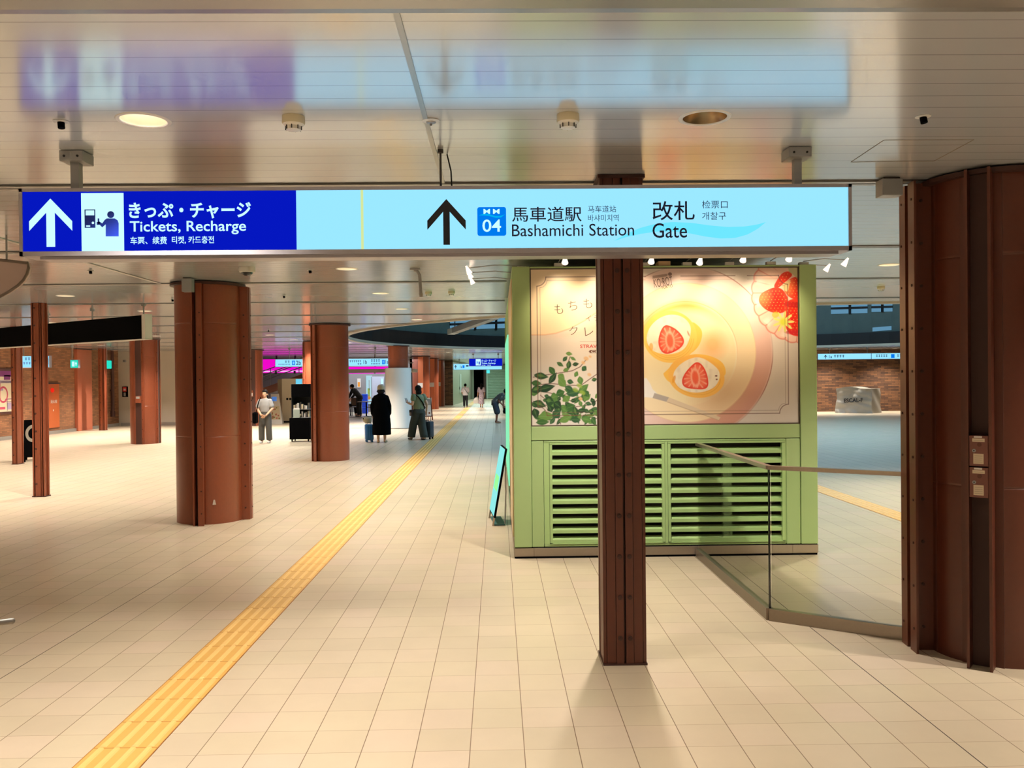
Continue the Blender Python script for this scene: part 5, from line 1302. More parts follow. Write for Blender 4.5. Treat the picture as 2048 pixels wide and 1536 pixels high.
a2, b2 = P(581, 835, Yd-0.1), P(594, 813, Yd-0.1)
t = thing('leaflet_holder', 'clear leaflet holder on the front corner of the black display case', 'holder', (a2[0]+0.05, Yd+0.01, zc+0.003)); w2 = b2[0]-a2[0]
m = MB(); m.box(0.0, w2, 0, 0.005, 0, 0.24); m.box(0.0, w2, 0.0, 0.10, 0, 0.005); m.build('holder', mat('holder_clear', rgb(150, 160, 150), 0.2), t); m = MB(); m.box(0.01, w2-0.01, 0.01, 0.03, 0.006, 0.28); m.build('leaflets', 'white', t)
# ad stand beside the woman with phone
p = F(856, 840); t = thing('poster_stand', 'white poster on a brown A-frame easel behind the dark suitcase', 'poster stand', (p[0], p[1], 0))
m = MB(); m.box(-0.20, 0.16, 0.0, 0.03, 0.18, 0.95); m.build('board', 'white', t)
m = MB(); m.use(0).box(-0.17, 0.13, -0.003, 0.0, 0.64, 0.9); m.use(1).cyl((0.06, -0.004, 0.30), (0.06, -0.001, 0.30), 0.04, seg=12); m.build('poster', ['grey', 'rust'], t)
m = MB(); m.prism([(0.16, 0, 0.0), (0.22, 0, 0.0), (0.13, 0, 1.0), (0.10, 0, 1.0)], (0, 0.03, 0)); m.prism([(-0.24, 0.0, 0.0), (-0.20, 0.0, 0.0), (-0.12, 0.0, 1.0), (-0.15, 0.0, 1.0)], (0, 0.03, 0)); m.box(-0.24, 0.2, -0.03, 0.04, 0.14, 0.18); m.box(-0.03, 0.0, 0.03, 0.35, 0, 0.03); m.prism([(-0.03, 0.33, 0), (0.0, 0.33, 0), (0.0, 0.02, 1.0), (-0.03, 0.02, 1.0)], (0, 0.02, 0)); m.build('frame', 'rust', t)

# cafe interior
Yi = 46.9
def wallthing(px0, py0, px1, py1, name, label, cat, mt, part, Y=Yi, th=0.08):
    a, b = P(px0, py1, Y), P(px1, py0, Y); t = thing(name, label, cat, (a[0], Y, a[2])); m = MB(); m.bbox(0, b[0]-a[0], 0, th, 0, b[2]-a[2], 0.008); m.build(part, mt, t); return t, b[0]-a[0], b[2]-a[2]
t, w, h_ = wallthing(714.5, 757, 721, 775, 'menu_poster', 'narrow lit orange and white menu poster on the cafe wall', 'poster', glow('menu_white', rgb(240, 236, 232), 0.9), 'panel')
m = MB(); m.box(0.03, w-0.03, -0.006, 0.0, 0.04, h_*0.6); m.build('picture', glow('menu_orange', rgb(250, 164, 70), 0.9), t)
t, w, h_ = wallthing(732.5, 751, 744, 808, 'shop_window', 'tall pale lit cafe panel with a food picture behind the woman in black', 'poster', glow('panel_cyan', rgb(190, 232, 244), 0.85), 'panel')
m = MB(); m.use(0).box(w*0.25, w*0.62, -0.006, 0, h_*0.25, h_*0.55); m.use(1).box(w*0.45, w*0.56, -0.006, 0, h_*0.5, h_*0.84); m.use(2).ell((w*0.45, -0.004, h_*0.22), (0.1, 0.004, 0.1)); m.build('picture', [mat('pic_green', rgb(150, 170, 70), 0.5), 'grey', mat('pic_orange', rgb(226, 150, 60), 0.5)], t)
t, w, h_ = wallthing(744, 753, 768, 830, 'cafe_partition', 'light grey cafe partition behind the woman in the black coat', 'partition', mat('partition_grey', rgb(170, 172, 184), 0.5), 'panel', Y=46.6)
m = MB(); m.box(-0.02, 0.0, -0.02, 0.08, 0, h_); m.build('edge_strip', 'grey_metal', t)
t, w, h_ = wallthing(762, 757, 766, 768, 'wall_lamp', 'small slanted white lamp on the cafe partition', 'lamp', 'sign_white', 'lamp', Y=46.38)
m = MB(); m.box(w*0.3, w*0.6, 0.08, 0.215, 0.05, 0.1); m.build('bracket', 'grey_metal', t)
M['crate'] = mat('crate_blue', rgb(24, 70, 210), 0.45)
c0 = P(729, 815, 44.6); csrc = None
for q in range(3):
    if csrc is None:
        csrc = thing('storage_crate', '', 'crate', (c0[0], 44.6, 0.0)); m = MB(); m.bbox(-0.13, 0.13, 0, 0.4, 0.0, 0.33, 0.015); m.build('body', 'crate', csrc); m = MB(); m.box(-0.14, 0.14, -0.012, 0.41, 0.30, 0.335); m.build('rim', mat('crate_rim', rgb(50, 110, 235), 0.4), csrc); o = csrc
    else: o = copy_tree(csrc, (c0[0], 44.6, 0.338*q))
    o['label'] = ('bottom', 'middle', 'top')[q]+' blue crate of the stack beside the cafe panel'
def chair(x, y, rz, label):
    t = thing('cafe_chair', label, 'chair', (x, y, 0), rz)
    m = MB(); m.bbox(-0.21, 0.21, -0.21, 0.21, 0.42, 0.46, 0.012); m.build('seat', M.setdefault('chair_brown', mat('chair_brown', rgb(84, 60, 44), 0.5)), t)
    m = MB(); m.prism([(-0.20, -0.20, 0.52), (0.20, -0.20, 0.52), (0.19, -0.26, 0.90), (-0.19, -0.26, 0.90)], (0, 0.03, 0)); m.build('backrest', 'chair_brown', t)
    for sx_ in (-0.18, 0.18):
        for sy in (-0.19, 0.18):
            m = MB(); m.tube([(sx_*1.1, sy*1.1, 0), (sx_, sy, 0.43)]+([(sx_, -0.225, 0.86)] if sy < 0 else []), 0.016, 8); m.build('leg', 'black', t)
    return t
p = F(712, 832); chair(p[0], p[1], 0.0, 'brown cafe chair with its back to us below the man in black')
p = F(745, 832); chair(p[0], p[1]-0.2, 0.9, 'brown cafe chair half hidden by the woman in the black coat')
p = F(733, 834); t = thing('cafe_table', 'small cafe table between the two brown chairs', 'table', (p[0], p[1], 0))
m = MB(); m.bbox(-0.40, 0.36, -0.3, 0.3, 0.70, 0.735, 0.01); m.build('tabletop', mat('table_brown', rgb(120, 92, 74), 0.4), t)
m = MB(); m.cyl((0, 0, 0.02), (0, 0, 0.70), 0.03, seg=12); m.build('pole', 'black', t); m = MB(); m.lathe([(0.22, 0), (0.22, 0.012), (0.04, 0.03)], seg=20); m.build('base', 'black', t)
p = F(694, 838); t = thing('cafe_mat', 'dark brown flooring strip in front of the cafe chairs', 'mat', (0, 0, 0)); a, b = F(696, 836), F(768, 836)
m = MB(); m.box(a[0], b[0]+0.2, a[1], a[1]+0.25, 0.0005, 0.008); m.build('sheet', mat('mat_brown', rgb(90, 66, 60), 0.8), t); m = MB(); m.box(a[0], b[0]+0.2, a[1]-0.02, a[1], 0.0005, 0.01); m.build('edge_strip', 'grey_metal', t)

# corridor end: shutter, green lamp, door frame
Ye = 74.9
a, b = P(976, 798, Ye), P(1003, 741, Ye)
t = thing('roller_shutter', 'pale green roller shutter closed at the far end of the corridor', 'shutter', (a[0], Ye, 0)); w, h_ = b[0]-a[0]+1.0, CEIL-0.35
m = MB(); n = 19
for q in range(n):
    z = 0.02+q*(h_-0.02)/n; dz = (h_-0.02)/n; m.prism([(0, 0.0, z), (0, -0.05, z+dz*0.35), (0, -0.05, z+dz*0.7), (0, 0.0, z+dz*0.98)], (w, 0, 0))
m.build('slats', mat('shutter_green', rgb(170, 200, 178), 0.4), t)
m = MB(); m.box(-0.12, 0.0, -0.10, 0.04, 0, h_); m.build('guide_rail', mat('rail_mint', rgb(190, 220, 200), 0.4), t)
m = MB(); m.box(-0.12, w, -0.12, 0.04, h_, h_+0.3); m.build('shutter_box', 'corridor', t)
a, b = P(973, 746.5, 73.0), P(979.5, 740, 73.0); t = thing('exit_lamp', 'tiny bright cyan exit lamp above the corner of the green shutter', 'sign', (a[0], 73.0, a[2])); m = MB(); m.bbox(0, b[0]-a[0], 0, 0.1, 0, b[2]-a[2], 0.01); m.build('display_panel', glow('exit_cyan', rgb(90, 240, 240), 1.0), t)
m = MB(); q = (b[0]-a[0])/2; m.cyl((q, 0.05, b[2]-a[2]), (q, 0.05, CEIL-a[2]-0.001), 0.014, seg=8); m.build('hanger_rod', 'hanger', t)
p = P(970.5, 760, 74.8); t = thing('door_post', 'dark upright post between the black doorway and the green shutter', 'post', (p[0]-0.05, 74.70, 0)); m = MB(); m.box(-0.09, 0.09, 0, 0.15, 0, 2.55); m.build('shaft', 'rust_dark', t); m = MB(); m.box(-0.12, 0.12, -0.02, 0.17, 0, 0.05); m.build('base_plate', 'dark', t)
p = P(915, 775, 60.0); 
for (px, py0, py1, Y, lb_) in ((911.5, 748, 785, 62.0, 'pale vertical strip light on the corridor wall'), ):
    a, b = P(px-1.2, py1, Y), P(px+1.2, py0, Y); t = thing('strip_light', lb_, 'light', (-2.655, Y, a[2])); m = MB(); m.bbox(0.0, 0.06, 0, 0.7, 0, b[2]-a[2], 0.01); m.build('diffuser', glow('strip_pale', rgb(190, 226, 200), 0.7), t); m = MB(); m.box(-0.03, 0.0, 0.1, 0.6, 0.2, 0.4); m.build('bracket', 'dark', t)
a, b = P(914, 784, 64.0), P(917.5, 777, 64.0); t = thing('fire_hose_box', 'small dark box on the corridor wall behind the man in the white shirt', 'box', (-2.585, 64.0, a[2]-0.2)); m = MB(); m.bbox(0, 0.15, 0, 0.5, 0, 0.5, 0.01); m.build('body', 'dark', t); m = MB(); m.box(-0.03, 0.0, 0.05, 0.45, 0.1, 0.4); m.build('bracket', 'dark', t)

# covered machine and sign by the far brick wall
a, b = P(1674, 828, 39.6), P(1742, 773, 39.6)
t = thing('covered_machine', 'grey tarpaulin covered machine against the far brick wall', 'covered machine', (a[0]+0.05, 39.75, 0), -0.75); w, h_ = b[0]-a[0], b[2]
bm = bmesh.new(); bmesh.ops.create_cube(bm, size=1.0); bmesh.ops.subdivide_edges(bm, edges=bm.edges[:], cuts=22, use_grid_fill=True)
for v in bm.verts:
    x, y, z = v.co; u, q = x+0.5, z+0.5
    fl = 1+0.07*(1-q)**2; X = (x*fl)*w*1.0; Yv = (y*fl)*1.1
    top = q > 0.5
    X *= 1-0.03*max(q-0.7, 0); Z = q*h_*(0.93+0.07*math.sin(PI*min(u*1.4, 1.0)))
    wv = 0.045*math.sin(5.5*u+4.2*q+2.6*math.sin(2.2*q+u*2))+0.03*math.sin(11*u-8*q+1.3*u*u)+0.014*math.sin(25*q+9*u)
    if abs(y) > 0.49: Yv += math.copysign(wv, -1)
    if abs(x) > 0.49: X += 0.025*math.sin(7*q+6*y)
    if q < 0.03: Z = 0.0
    v.co = (X+w/2, Yv+0.55, Z)
me = bpy.data.meshes.new('tarpaulin'); bm.to_mesh(me); bm.free()
M['tarp'] = mat('tarp_grey', rgb(150, 144, 132), 0.38)
me.materials.append(M['tarp']); me.polygons.foreach_set('use_smooth', [True]*len(me.polygons)); me.set_sharp_from_angle(angle=math.radians(55))
o = bpy.data.objects.new('tarpaulin', me); COL.objects.link(o); o.parent = t
def tx(px): return (px-1674)/(1742-1674)*w
def tz(py): return P(1700, py, 39.6)[2]
m = MB(); m.text('ESCAL-F', tx(1690), tz(804), tx(1727), tz(796), -0.11, rot=0.05, bold=0.03); m.build('lettering', 'ink_black', t)
m = MB(); m.box(tx(1732), tx(1740), -0.10, -0.085, tz(781), tz(777.5)); m.build('corner_label', 'ink_grey', t)
light_sign(1636, 706, 1835, 719, 38.6, 'guide_sign', 'long pale blue lit guide sign before the far brick wall', 'sign_pale', [('^', 1648, 708, 1654, 717, 1), ('1a', 1658, 709, 1664, 716, 1), ('~', 1668, 709, 1690, 715, 1), ('#', 1742, 706, 1743, 719, 1), ('~', 1752, 709, 1776, 715, 1), ('#', 1782, 708, 1789, 717, 2), ('~', 1794, 709, 1815, 715, 1)], rods=3)

# ================================================================== people and what they carry
M['skin'] = mat('skin', rgb(222, 172, 138), 0.5); M['skin_tan'] = mat('skin_tan', rgb(128, 76, 52), 0.5)
M['hair'] = mat('hair_black', rgb(20, 16, 16), 0.75, spec=0.15); M['eye'] = mat('eye_dark', rgb(24, 18, 16), 0.3); M['lip'] = mat('lip', rgb(190, 110, 100), 0.5)
def fuse(mb_, name, mt, parent, voxel=0.012, smooth=3):
    """weld overlapping closed shapes into one continuous skin"""
    me = bpy.data.meshes.new(name); me.from_pydata(mb_.v, [], mb_.f); me.update()
    bm = bmesh.new(); bm.from_mesh(me); bmesh.ops.recalc_face_normals(bm, faces=bm.faces[:]); bm.to_mesh(me); bm.free()
    o = bpy.data.objects.new(name, me); COL.objects.link(o)
    r = o.modifiers.new('r', 'REMESH'); r.mode = 'VOXEL'; r.voxel_size = voxel
    if smooth: q = o.modifiers.new('s', 'SMOOTH'); q.factor = 0.5; q.iterations = smooth
    m2 = bpy.data.meshes.new_from_object(o.evaluated_get(bpy.context.evaluated_depsgraph_get()))
    bpy.data.objects.remove(o); bpy.data.meshes.remove(me)
    m2.name = name; m2.materials.clear(); m2.materials.append(M[mt] if isinstance(mt, str) else mt)
    m2.polygons.foreach_set('use_smooth', [True]*len(m2.polygons))
    o = bpy.data.objects.new(name, m2); COL.objects.link(o); o.parent = parent
    return o
def hand(m, wrist, d, side, curl=0.5, s=1.0, palm_n=None):
    """palm and five separate fingers; d points along the hand, side towards the thumb"""
    w = Vector(wrist); d = Vector(d).normalized(); sd = Vector(side); sd = (sd-sd.dot(d)*d).normalized(); n = d.cross(sd) if palm_n is None else Vector(palm_n).normalized()
    R = Matrix((sd, n, d)).transposed()
    m.ell(w+d*0.045*s, (0.040*s, 0.016*s, 0.052*s), 12, 8, R)
    for i, (o_, ln) in enumerate(((0.028, 0.068), (0.010, 0.076), (-0.009, 0.070), (-0.027, 0.055))):
        b = w+d*0.082*s+sd*o_*s; t = d
        c1 = b+t*ln*0.5*s; t2 = (d+n*curl*0.8).normalized(); c2 = c1+t2*ln*0.32*s; t3 = (d+n*curl*2.0).normalized(); c3 = c2+t3*ln*0.28*s
        m.limb([b, c1, c2, c3], [0.0095*s, 0.0088*s, 0.0082*s, 0.0072*s], 8)
    b = w+d*0.030*s+sd*0.030*s; c1 = b+(d*0.6+sd*0.8).normalized()*0.035*s; c2 = c1+(d+sd*0.2+n*curl*0.6).normalized()*0.030*s
    m.limb([b, c1, c2], [0.012*s, 0.0105*s, 0.0085*s], 8)
def rot_to(f):
    f = Vector(f).normalized(); r = f.cross(Vector((0,0,1))).normalized(); u = r.cross(f); return Matrix((r, f, u)).transposed()
def body(t, J, mt='skin', s=1.0, facing=(0,1,0)):
    """J: joint positions (head, neck, chest, pelvis, sl sr el er wl wr hl hr kl kr al ar + toe and hand directions)"""
    m = MB(); V_ = {k_: Vector(v) for k_, v in J.items() if k_ in ST}
    R = rot_to(J.get('look', facing)); h = V_['head']
    m.ell(h+R@Vector((0,0,0.010*s)), (0.074*s, 0.092*s, 0.105*s), 18, 12, R); m.ell(h+R@Vector((0,0.022*s,-0.050*s)), (0.054*s, 0.066*s, 0.066*s), 14, 9, R)
    m.ell(h+R@Vector((0,0.096*s,-0.020*s)), (0.013*s, 0.020*s, 0.024*s), 8, 6, R)
    for q in (-1, 1): m.ell(h+R@Vector((q*0.076*s,-0.004*s,-0.015*s)), (0.011*s, 0.020*s, 0.030*s), 8, 6, R)
    m.limb([h+R@Vector((0,-0.02*s,-0.07*s)), V_['neck']], [0.050*s, 0.054*s])
    ch, pv_ = V_['chest'], V_['pelvis']
    ax = (V_['neck']-pv_).normalized()
    m.loft([(pv_-ax*0.07*s, 0.10*s, 0.08*s, ax), (pv_, 0.155*s, 0.105*s, ax), (pv_.lerp(ch, 0.45), 0.125*s, 0.088*s, ax), (ch, 0.150*s, 0.100*s, ax), (ch.lerp(V_['neck'], 0.55), 0.140*s, 0.085*s, ax), (V_['neck'], 0.06*s, 0.06*s, ax)], 18)
    for q in 'lr':
        m.limb([ch.lerp(V_['neck'], 0.6), V_['s'+q], V_['e'+q], V_['w'+q]], [0.055*s, 0.054*s, 0.040*s, 0.027*s])
        m.limb([V_['h'+q], V_['k'+q], V_['a'+q]], [0.082*s, 0.056*s, 0.036*s])
        td = Vector(J.get('t'+q, facing)).normalized(); a = V_['a'+q]
        m.limb([a+Vector((0,0,-0.02*s))-td*0.03*s, a+td*0.09*s+Vector((0,0,-0.05*s)), a+td*0.15*s+Vector((0,0,-0.058*s))], [0.034*s, 0.030*s, 0.022*s])
        hd = J.get('d'+q, tuple(V_['w'+q]-V_['e'+q])); hs = J.get('th'+q, facing)
        hand(m, V_['w'+q], hd, hs, J.get('c'+q, 0.5), s, J.get('n'+q))
    o = fuse(m, 'body', mt, t, 0.0062*s+0.0008, 2)
    fm = MB()
    for q in (-1, 1): fm.ell(h+R@Vector((q*0.031*s,0.083*s,0.008*s)), (0.012*s, 0.008*s, 0.007*s), 8, 6, R)
    fm.build('eyes', 'eye', t, True)
    fm = MB(); fm.ell(h+R@Vector((0,0.086*s,-0.066*s)), (0.022*s, 0.006*s, 0.007*s), 10, 6, R); fm.build('mouth', 'lip', t, True)
    return R
def legs(m, J, r, hem=None, flare=1.0):
    for q in 'lr':
        a, b, c = (Vector(J[k_+q]) for k_ in 'hka'); c = c if hem is None else b.lerp(c, hem)
        m.limb([a, b], [r[0], r[1]], 16); m.cyl(b, c, r[1], r[2]*flare, 16); m.ell(c, (r[2]*flare, r[2]*flare, 0.02), 14, 6)
ST = dict(head=(0,0.01,1.475), neck=(0,0,1.335), chest=(0,0,1.13), pelvis=(0,0,0.86), sl=(-0.165,0,1.285), sr=(0.165,0,1.285), el=(-0.20,-0.02,1.02), er=(0.20,-0.02,1.02),
          wl=(-0.21,0.05,0.80), wr=(0.21,0.05,0.80), hl=(-0.085,0,0.82), hr=(0.085,0,0.82), kl=(-0.09,0.015,0.45), kr=(0.09,0.015,0.45), al=(-0.09,-0.02,0.085), ar=(0.09,-0.02,0.085))
def pose(s, **kw):
    J = dict(ST); J.update(kw); return {k_: (tuple(c*s for c in v) if k_ in ST else v) for k_, v in J.items()}
def shoes(t, J, s, mt, facing=(0,1,0), h=0.055):
    for q in 'lr':
        td = Vector(J.get('t'+q, facing)).normalized(); a = Vector(J['a'+q]); g = Vector((a[0], a[1], a[2]-0.085*s))
        m = MB(); R = rot_to(td)
        m.ell(g+td*0.02*s+Vector((0,0,0.034*s)), (0.043*s, 0.075*s, 0.034*s), 14, 8, R); m.ell(g+td*0.10*s+Vector((0,0,0.028*s)), (0.044*s, 0.085*s, 0.028*s), 14, 8, R)
        fuse(m, 'shoe', mt, t, 0.008, 1)
def garment(t, name, mt, build, voxel=0.012, smooth=4):
    m = MB(); build(m); return fuse(m, name, mt, t, voxel, smooth)

# woman in the grey shirt, facing us, hands clasped
p = F(531, 886); s = 1.50/1.60
g = thing('person', 'woman in grey t-shirt and wide dark trousers facing us with hands clasped', 'person', (p[0], p[1], 0), PI)
J = pose(s, sl=(-0.150,0,1.262), sr=(0.150,0,1.262), el=(-0.225,0.03,1.03), er=(0.225,0.03,1.03), wl=(-0.075,0.165,0.835), wr=(0.075,0.165,0.845), dl=(0.75,0.2,-0.5), dr=(-0.75,0.3,-0.45), thl=(0,0.5,0.8), thr=(0,0.5,0.8), look=(0.06,1,-0.05), al=(-0.115,-0.02,0.085), ar=(0.115,-0.02,0.085), kl=(-0.105,0.015,0.45), kr=(0.105,0.015,0.45))
R = body(g, J, 'skin', s)
def b_(m):
    c, n = Vector(J['chest']), Vector(J['neck'])
    m.loft([((0,0,0.925*s), 0.152*s, 0.112*s), ((0,0.004,1.0*s), 0.155*s, 0.112*s), (c, 0.176*s, 0.122*s), ((0,0,1.25*s), 0.172*s, 0.105*s), ((0,0,1.335*s), 0.085*s, 0.075*s)], 20)
    for q in 'lr': a, e = Vector(J['s'+q]), Vector(J['e'+q]); m.limb([a, a.lerp(e, 0.66)], [0.068*s, 0.076*s])
garment(g, 'shirt', mat('shirt_grey', rgb(150, 148, 146), 0.8), b_)
def b_(m):
    m.loft([((0,0,0.80*s), 0.165*s, 0.12*s), ((0,0,0.90*s), 0.155*s, 0.112*s), ((0,0,0.965*s), 0.140*s, 0.104*s)], 18); legs(m, J, (0.10*s, 0.092*s, 0.088*s), 0.97, 1.0)
garment(g, 'trousers', mat('trousers_charcoal', rgb(72, 70, 66), 0.8), b_)
def b_(m):
    h = Vector(J['head']); m.ell(h+Vector((0,-0.018,0.028))*s, (0.088*s, 0.098*s, 0.108*s), 16, 10); m.ell(h+Vector((0,-0.06,-0.10))*s, (0.075*s, 0.05*s, 0.12*s), 14, 8); m.ell(h+Vector((0,0.065,0.075))*s, (0.062*s, 0.035*s, 0.028*s), 12, 6)
garment(g, 'hair', 'hair', b_, 0.009)
shoes(g, J, s, mat('shoe_white', rgb(226, 220, 212), 0.6))
t = thing('shoulder_bag', 'large black shoulder bag hanging beside the woman in grey t-shirt', 'bag', (p[0], p[1], 0), PI)
m = MB(); m.bbox(0.25*s, 0.37*s, -0.19, 0.10, 0.58*s, 0.93*s, 0.05); fuse(m, 'bag_body', 'black', t, 0.012, 4)
m = MB(); m.tube([(0.255*s, -0.15, 0.92*s), (0.20*s, -0.10, 1.22*s), (0.13*s, -0.01, 1.372*s), (0.165*s, 0.11, 1.22*s), (0.245*s, 0.085, 0.92*s)], 0.013, 8); m.build('strap', 'black', t, True)

# woman in the long black coat, seen from behind
p = F(763, 885); s = 1.60/1.60
g = thing('person', 'woman in a long black coat and beige cap seen from behind', 'person', (p[0], p[1], 0), 0.0)
J = pose(s, sl=(-0.150,0,1.255), sr=(0.150,0,1.255), el=(-0.24,-0.03,1.02), wl=(-0.235,0.02,0.79), er=(0.225,-0.01,1.02), wr=(0.22,0.06,0.79), cl=1.1, thl=(0.2,1,0), tl=(-0.15,1,0), tr=(0.15,1,0), al=(-0.085,-0.02,0.085), ar=(0.10,-0.02,0.085))
R = body(g, J, 'skin', s)
def b_(m):
    m.loft([((0.01,0,0.215*s), 0.262*s, 0.20*s), ((0.01,0,0.5*s), 0.258*s, 0.19*s), ((0,0,0.86*s), 0.235*s, 0.165*s), ((0,0,1.12*s), 0.218*s, 0.15*s), ((0,-0.005,1.25*s), 0.205*s, 0.13*s), ((0,0,1.325*s), 0.135*s, 0.095*s), ((0,0,1.375*s), 0.068*s, 0.066*s)], 24)
    for q in 'lr': a, e, w = Vector(J['s'+q]), Vector(J['e'+q]), Vector(J['w'+q]); m.limb([a+Vector((0,0,-0.004)), e, e.lerp(w, 0.92)], [0.071*s, 0.066*s, 0.058*s])
garment(g, 'coat', mat('coat_black', rgb(6, 6, 7), 0.9, spec=0.05), b_, 0.014)
def b_(m):
    h = Vector(J['head']); m.ell(h+Vector((0,-0.012,-0.01))*s, (0.092*s, 0.094*s, 0.10*s)); m.ell(h+Vector((0,-0.045,-0.075))*s, (0.098*s, 0.055*s, 0.055*s))
    for q in (-1, 1): m.limb([h+Vector((q*0.07,-0.03,-0.02))*s, h+Vector((q*0.112,-0.02,-0.062))*s], [0.03*s, 0.012*s])
garment(g, 'hair', 'hair', b_, 0.009)
m = MB(); h = Vector(J['head']); m.lathe([(0.101, 0.0), (0.104, 0.03), (0.096, 0.085), (0.07, 0.125), (0.03, 0.142), (0.004, 0.144)], (h[0], h[1]-0.012, h[2]+0.0), 22); m.ell((h[0], h[1]+0.13, h[2]+0.012), (0.085, 0.085, 0.012), 16, 6)
m.build('cap', mat('cap_beige', rgb(178, 162, 130), 0.8), g, True)
shoes(g, J, s, mat('sandal_beige', rgb(190, 164, 128), 0.7))
M['case_slate'] = mat('suitcase_slate', rgb(54, 62, 70), 0.4)
M['case_blue'] = mat('suitcase_blue', rgb(28, 98, 160), 0.35)
def suitcase(x, y, rz, w, d, h, mt, label, handle_h, ribs=3):
    t = thing('suitcase', label, 'suitcase', (x, y, 0), rz)
    m = MB(); m.bbox(-w/2, w/2, -d/2, d/2, 0.055, h, 0.035)
    for q in range(ribs): xx = -w/2+w*(q+1)/(ribs+1); m.bbox(xx-0.012, xx+0.012, -d/2-0.008, d/2+0.008, 0.09, h-0.035, 0.004)
    m.build('shell', mt, t, True)
    for sx_ in (-1, 1):
        for sy in (-1, 1):
            m = MB(); cx, cy = sx_*(w/2-0.04), sy*(d/2-0.04); m.cyl((cx, cy-0.012, 0.026), (cx, cy+0.012, 0.026), 0.026, seg=14); m.box(cx-0.018, cx+0.018, cy-0.018, cy+0.018, 0.03, 0.062); m.build('caster', mt if mt == 'case_blue' else 'black', t)
    m = MB(); m.tube([(-0.07, d/2-0.035, h-0.02), (-0.07, d/2-0.035, handle_h), (0.07, d/2-0.035, handle_h), (0.07, d/2-0.035, h-0.02)], 0.010, 8); m.build('pull_handle', 'grey_metal', t, True)
    m = MB(); m.tube([(-0.06, 0, h-0.005), (-0.05, 0, h+0.025), (0.05, 0, h+0.025), (0.06, 0, h-0.005)], 0.010, 8); m.build('grip', mt, t, True)
    return t
q = F(738.5, 884); suitcase(q[0], q[1], 0.25, 0.225, 0.34, 0.50, 'case_blue', 'bright blue upright suitcase beside the woman in the black coat', 0.72)
t = thing('tote_bag', 'small beige pouch bag sitting on top of the blue suitcase', 'bag', (q[0]-0.02, q[1]-0.02, 0.53), 0.25)
m = MB(); m.loft([((0,0,0.0), 0.085, 0.07), ((-0.02,0,0.06), 0.12, 0.085), ((-0.04,0,0.13), 0.14, 0.08), ((-0.02,0,0.17), 0.11, 0.05)], 18); fuse(m, 'bag_body', mat('pouch_beige', rgb(186, 170, 138), 0.7), t, 0.01, 3)
m = MB(); m.ell((-0.14, -0.04, 0.13), (0.022, 0.022, 0.028)); m.build('tag', 'dark', t, True)

# woman with a phone, turned away to the left
p = F(838, 880); s = 1.575/1.60
g = thing('person', 'woman in sage green top and loose dark trousers holding up a phone', 'person', (p[0], p[1], 0), 0.62)
J = pose(s, head=(-0.01,0.035,1.475), look=(-0.25,1,-0.18), el=(-0.215,-0.02,1.05), wl=(-0.20,0.23,1.07), er=(0.22,-0.10,1.06), wr=(0.25,-0.02,0.84), dl=(-0.03,0.8,0.45), thl=(1,0,0.3), cl=0.9, nl=(0.2,-0.5,0.8), thr=(0,1,0), kl=(-0.10,0.14,0.47), al=(-0.12,0.24,0.085), kr=(0.09,-0.02,0.45), ar=(0.10,-0.13,0.085))
body(g, J, 'skin', s)
def b_(m):
    m.loft([((0,0,0.90*s), 0.165*s, 0.125*s), ((0,0,1.0*s), 0.172*s, 0.128*s), ((0,0,1.15*s), 0.185*s, 0.128*s), ((0,0,1.26*s), 0.185*s, 0.11*s), ((0,0.005,1.335*s), 0.09*s, 0.078*s)], 20)
    for q in 'lr': a, e = Vector(J['s'+q]), Vector(J['e'+q]); m.limb([a, a.lerp(e, 0.36)], [0.078*s, 0.08*s])
garment(g, 'top', mat('top_sage', rgb(122, 130, 96), 0.8), b_)
def b_(m):
    m.loft([((0,0,0.78*s), 0.185*s, 0.14*s), ((0,0,0.88*s), 0.172*s, 0.128*s), ((0,0,0.945*s), 0.155*s, 0.115*s)], 18); legs(m, J, (0.118*s, 0.118*s, 0.105*s), 0.98, 1.1)
garment(g, 'trousers', mat('trousers_olive', rgb(62, 64, 54), 0.85), b_)
def b_(m):
    h = Vector(J['head']); m.ell(h+Vector((0.005,-0.02,0.025))*s, (0.098*s, 0.108*s, 0.112*s), 16, 10); m.ell(h+Vector((0.01,-0.045,-0.075))*s, (0.095*s, 0.075*s, 0.10*s), 16, 9)
garment(g, 'hair', 'hair', b_, 0.009)
m = MB(); m.tube([(-0.115*s, 0.0, 1.335*s), (-0.08*s, -0.118, 1.27*s), (0.05*s, -0.142, 1.1*s), (0.16*s, -0.09, 0.94*s), (0.19*s, 0.0, 0.90*s), (0.10*s, 0.145, 1.02*s), (-0.05*s, 0.14, 1.2*s), (-0.115*s, 0.0, 1.335*s)], 0.016, 8); m.build('bag_strap', 'black', g, True)
m = MB(); m.tube([(-0.158*s,0,0.935*s),(0,-0.122*s,0.935*s),(0.158*s,0,0.935*s),(0,0.122*s,0.935*s),(-0.158*s,0,0.935*s)], 0.014, 8); m.build('belt', 'black', g, True)
shoes(g, J, s, mat('shoe_black', rgb(26, 24, 22), 0.6))
rg = Matrix.Rotation(0.62, 4, 'Z')
w_ = rg @ (Vector(J['wl'])+Vector((-0.01, 0.115, 0.085))*s)
t = thing('phone', 'phone held up by the woman in the sage green top', 'phone', (p[0]+w_[0], p[1]+w_[1], w_[2]), 0.62)
m = MB(); m.bbox(-0.037, 0.037, -0.005, 0.005, -0.075, 0.075, 0.004); m.build('phone_case', mat('phone_grey', rgb(90, 92, 90), 0.3), t).rotation_euler = (-0.5, 0, 0)
m = MB(); m.bbox(-0.032, 0.032, -0.0062, -0.0048, -0.068, 0.068, 0.0005); m.build('screen', 'grey', t).rotation_euler = (-0.5, 0, 0)
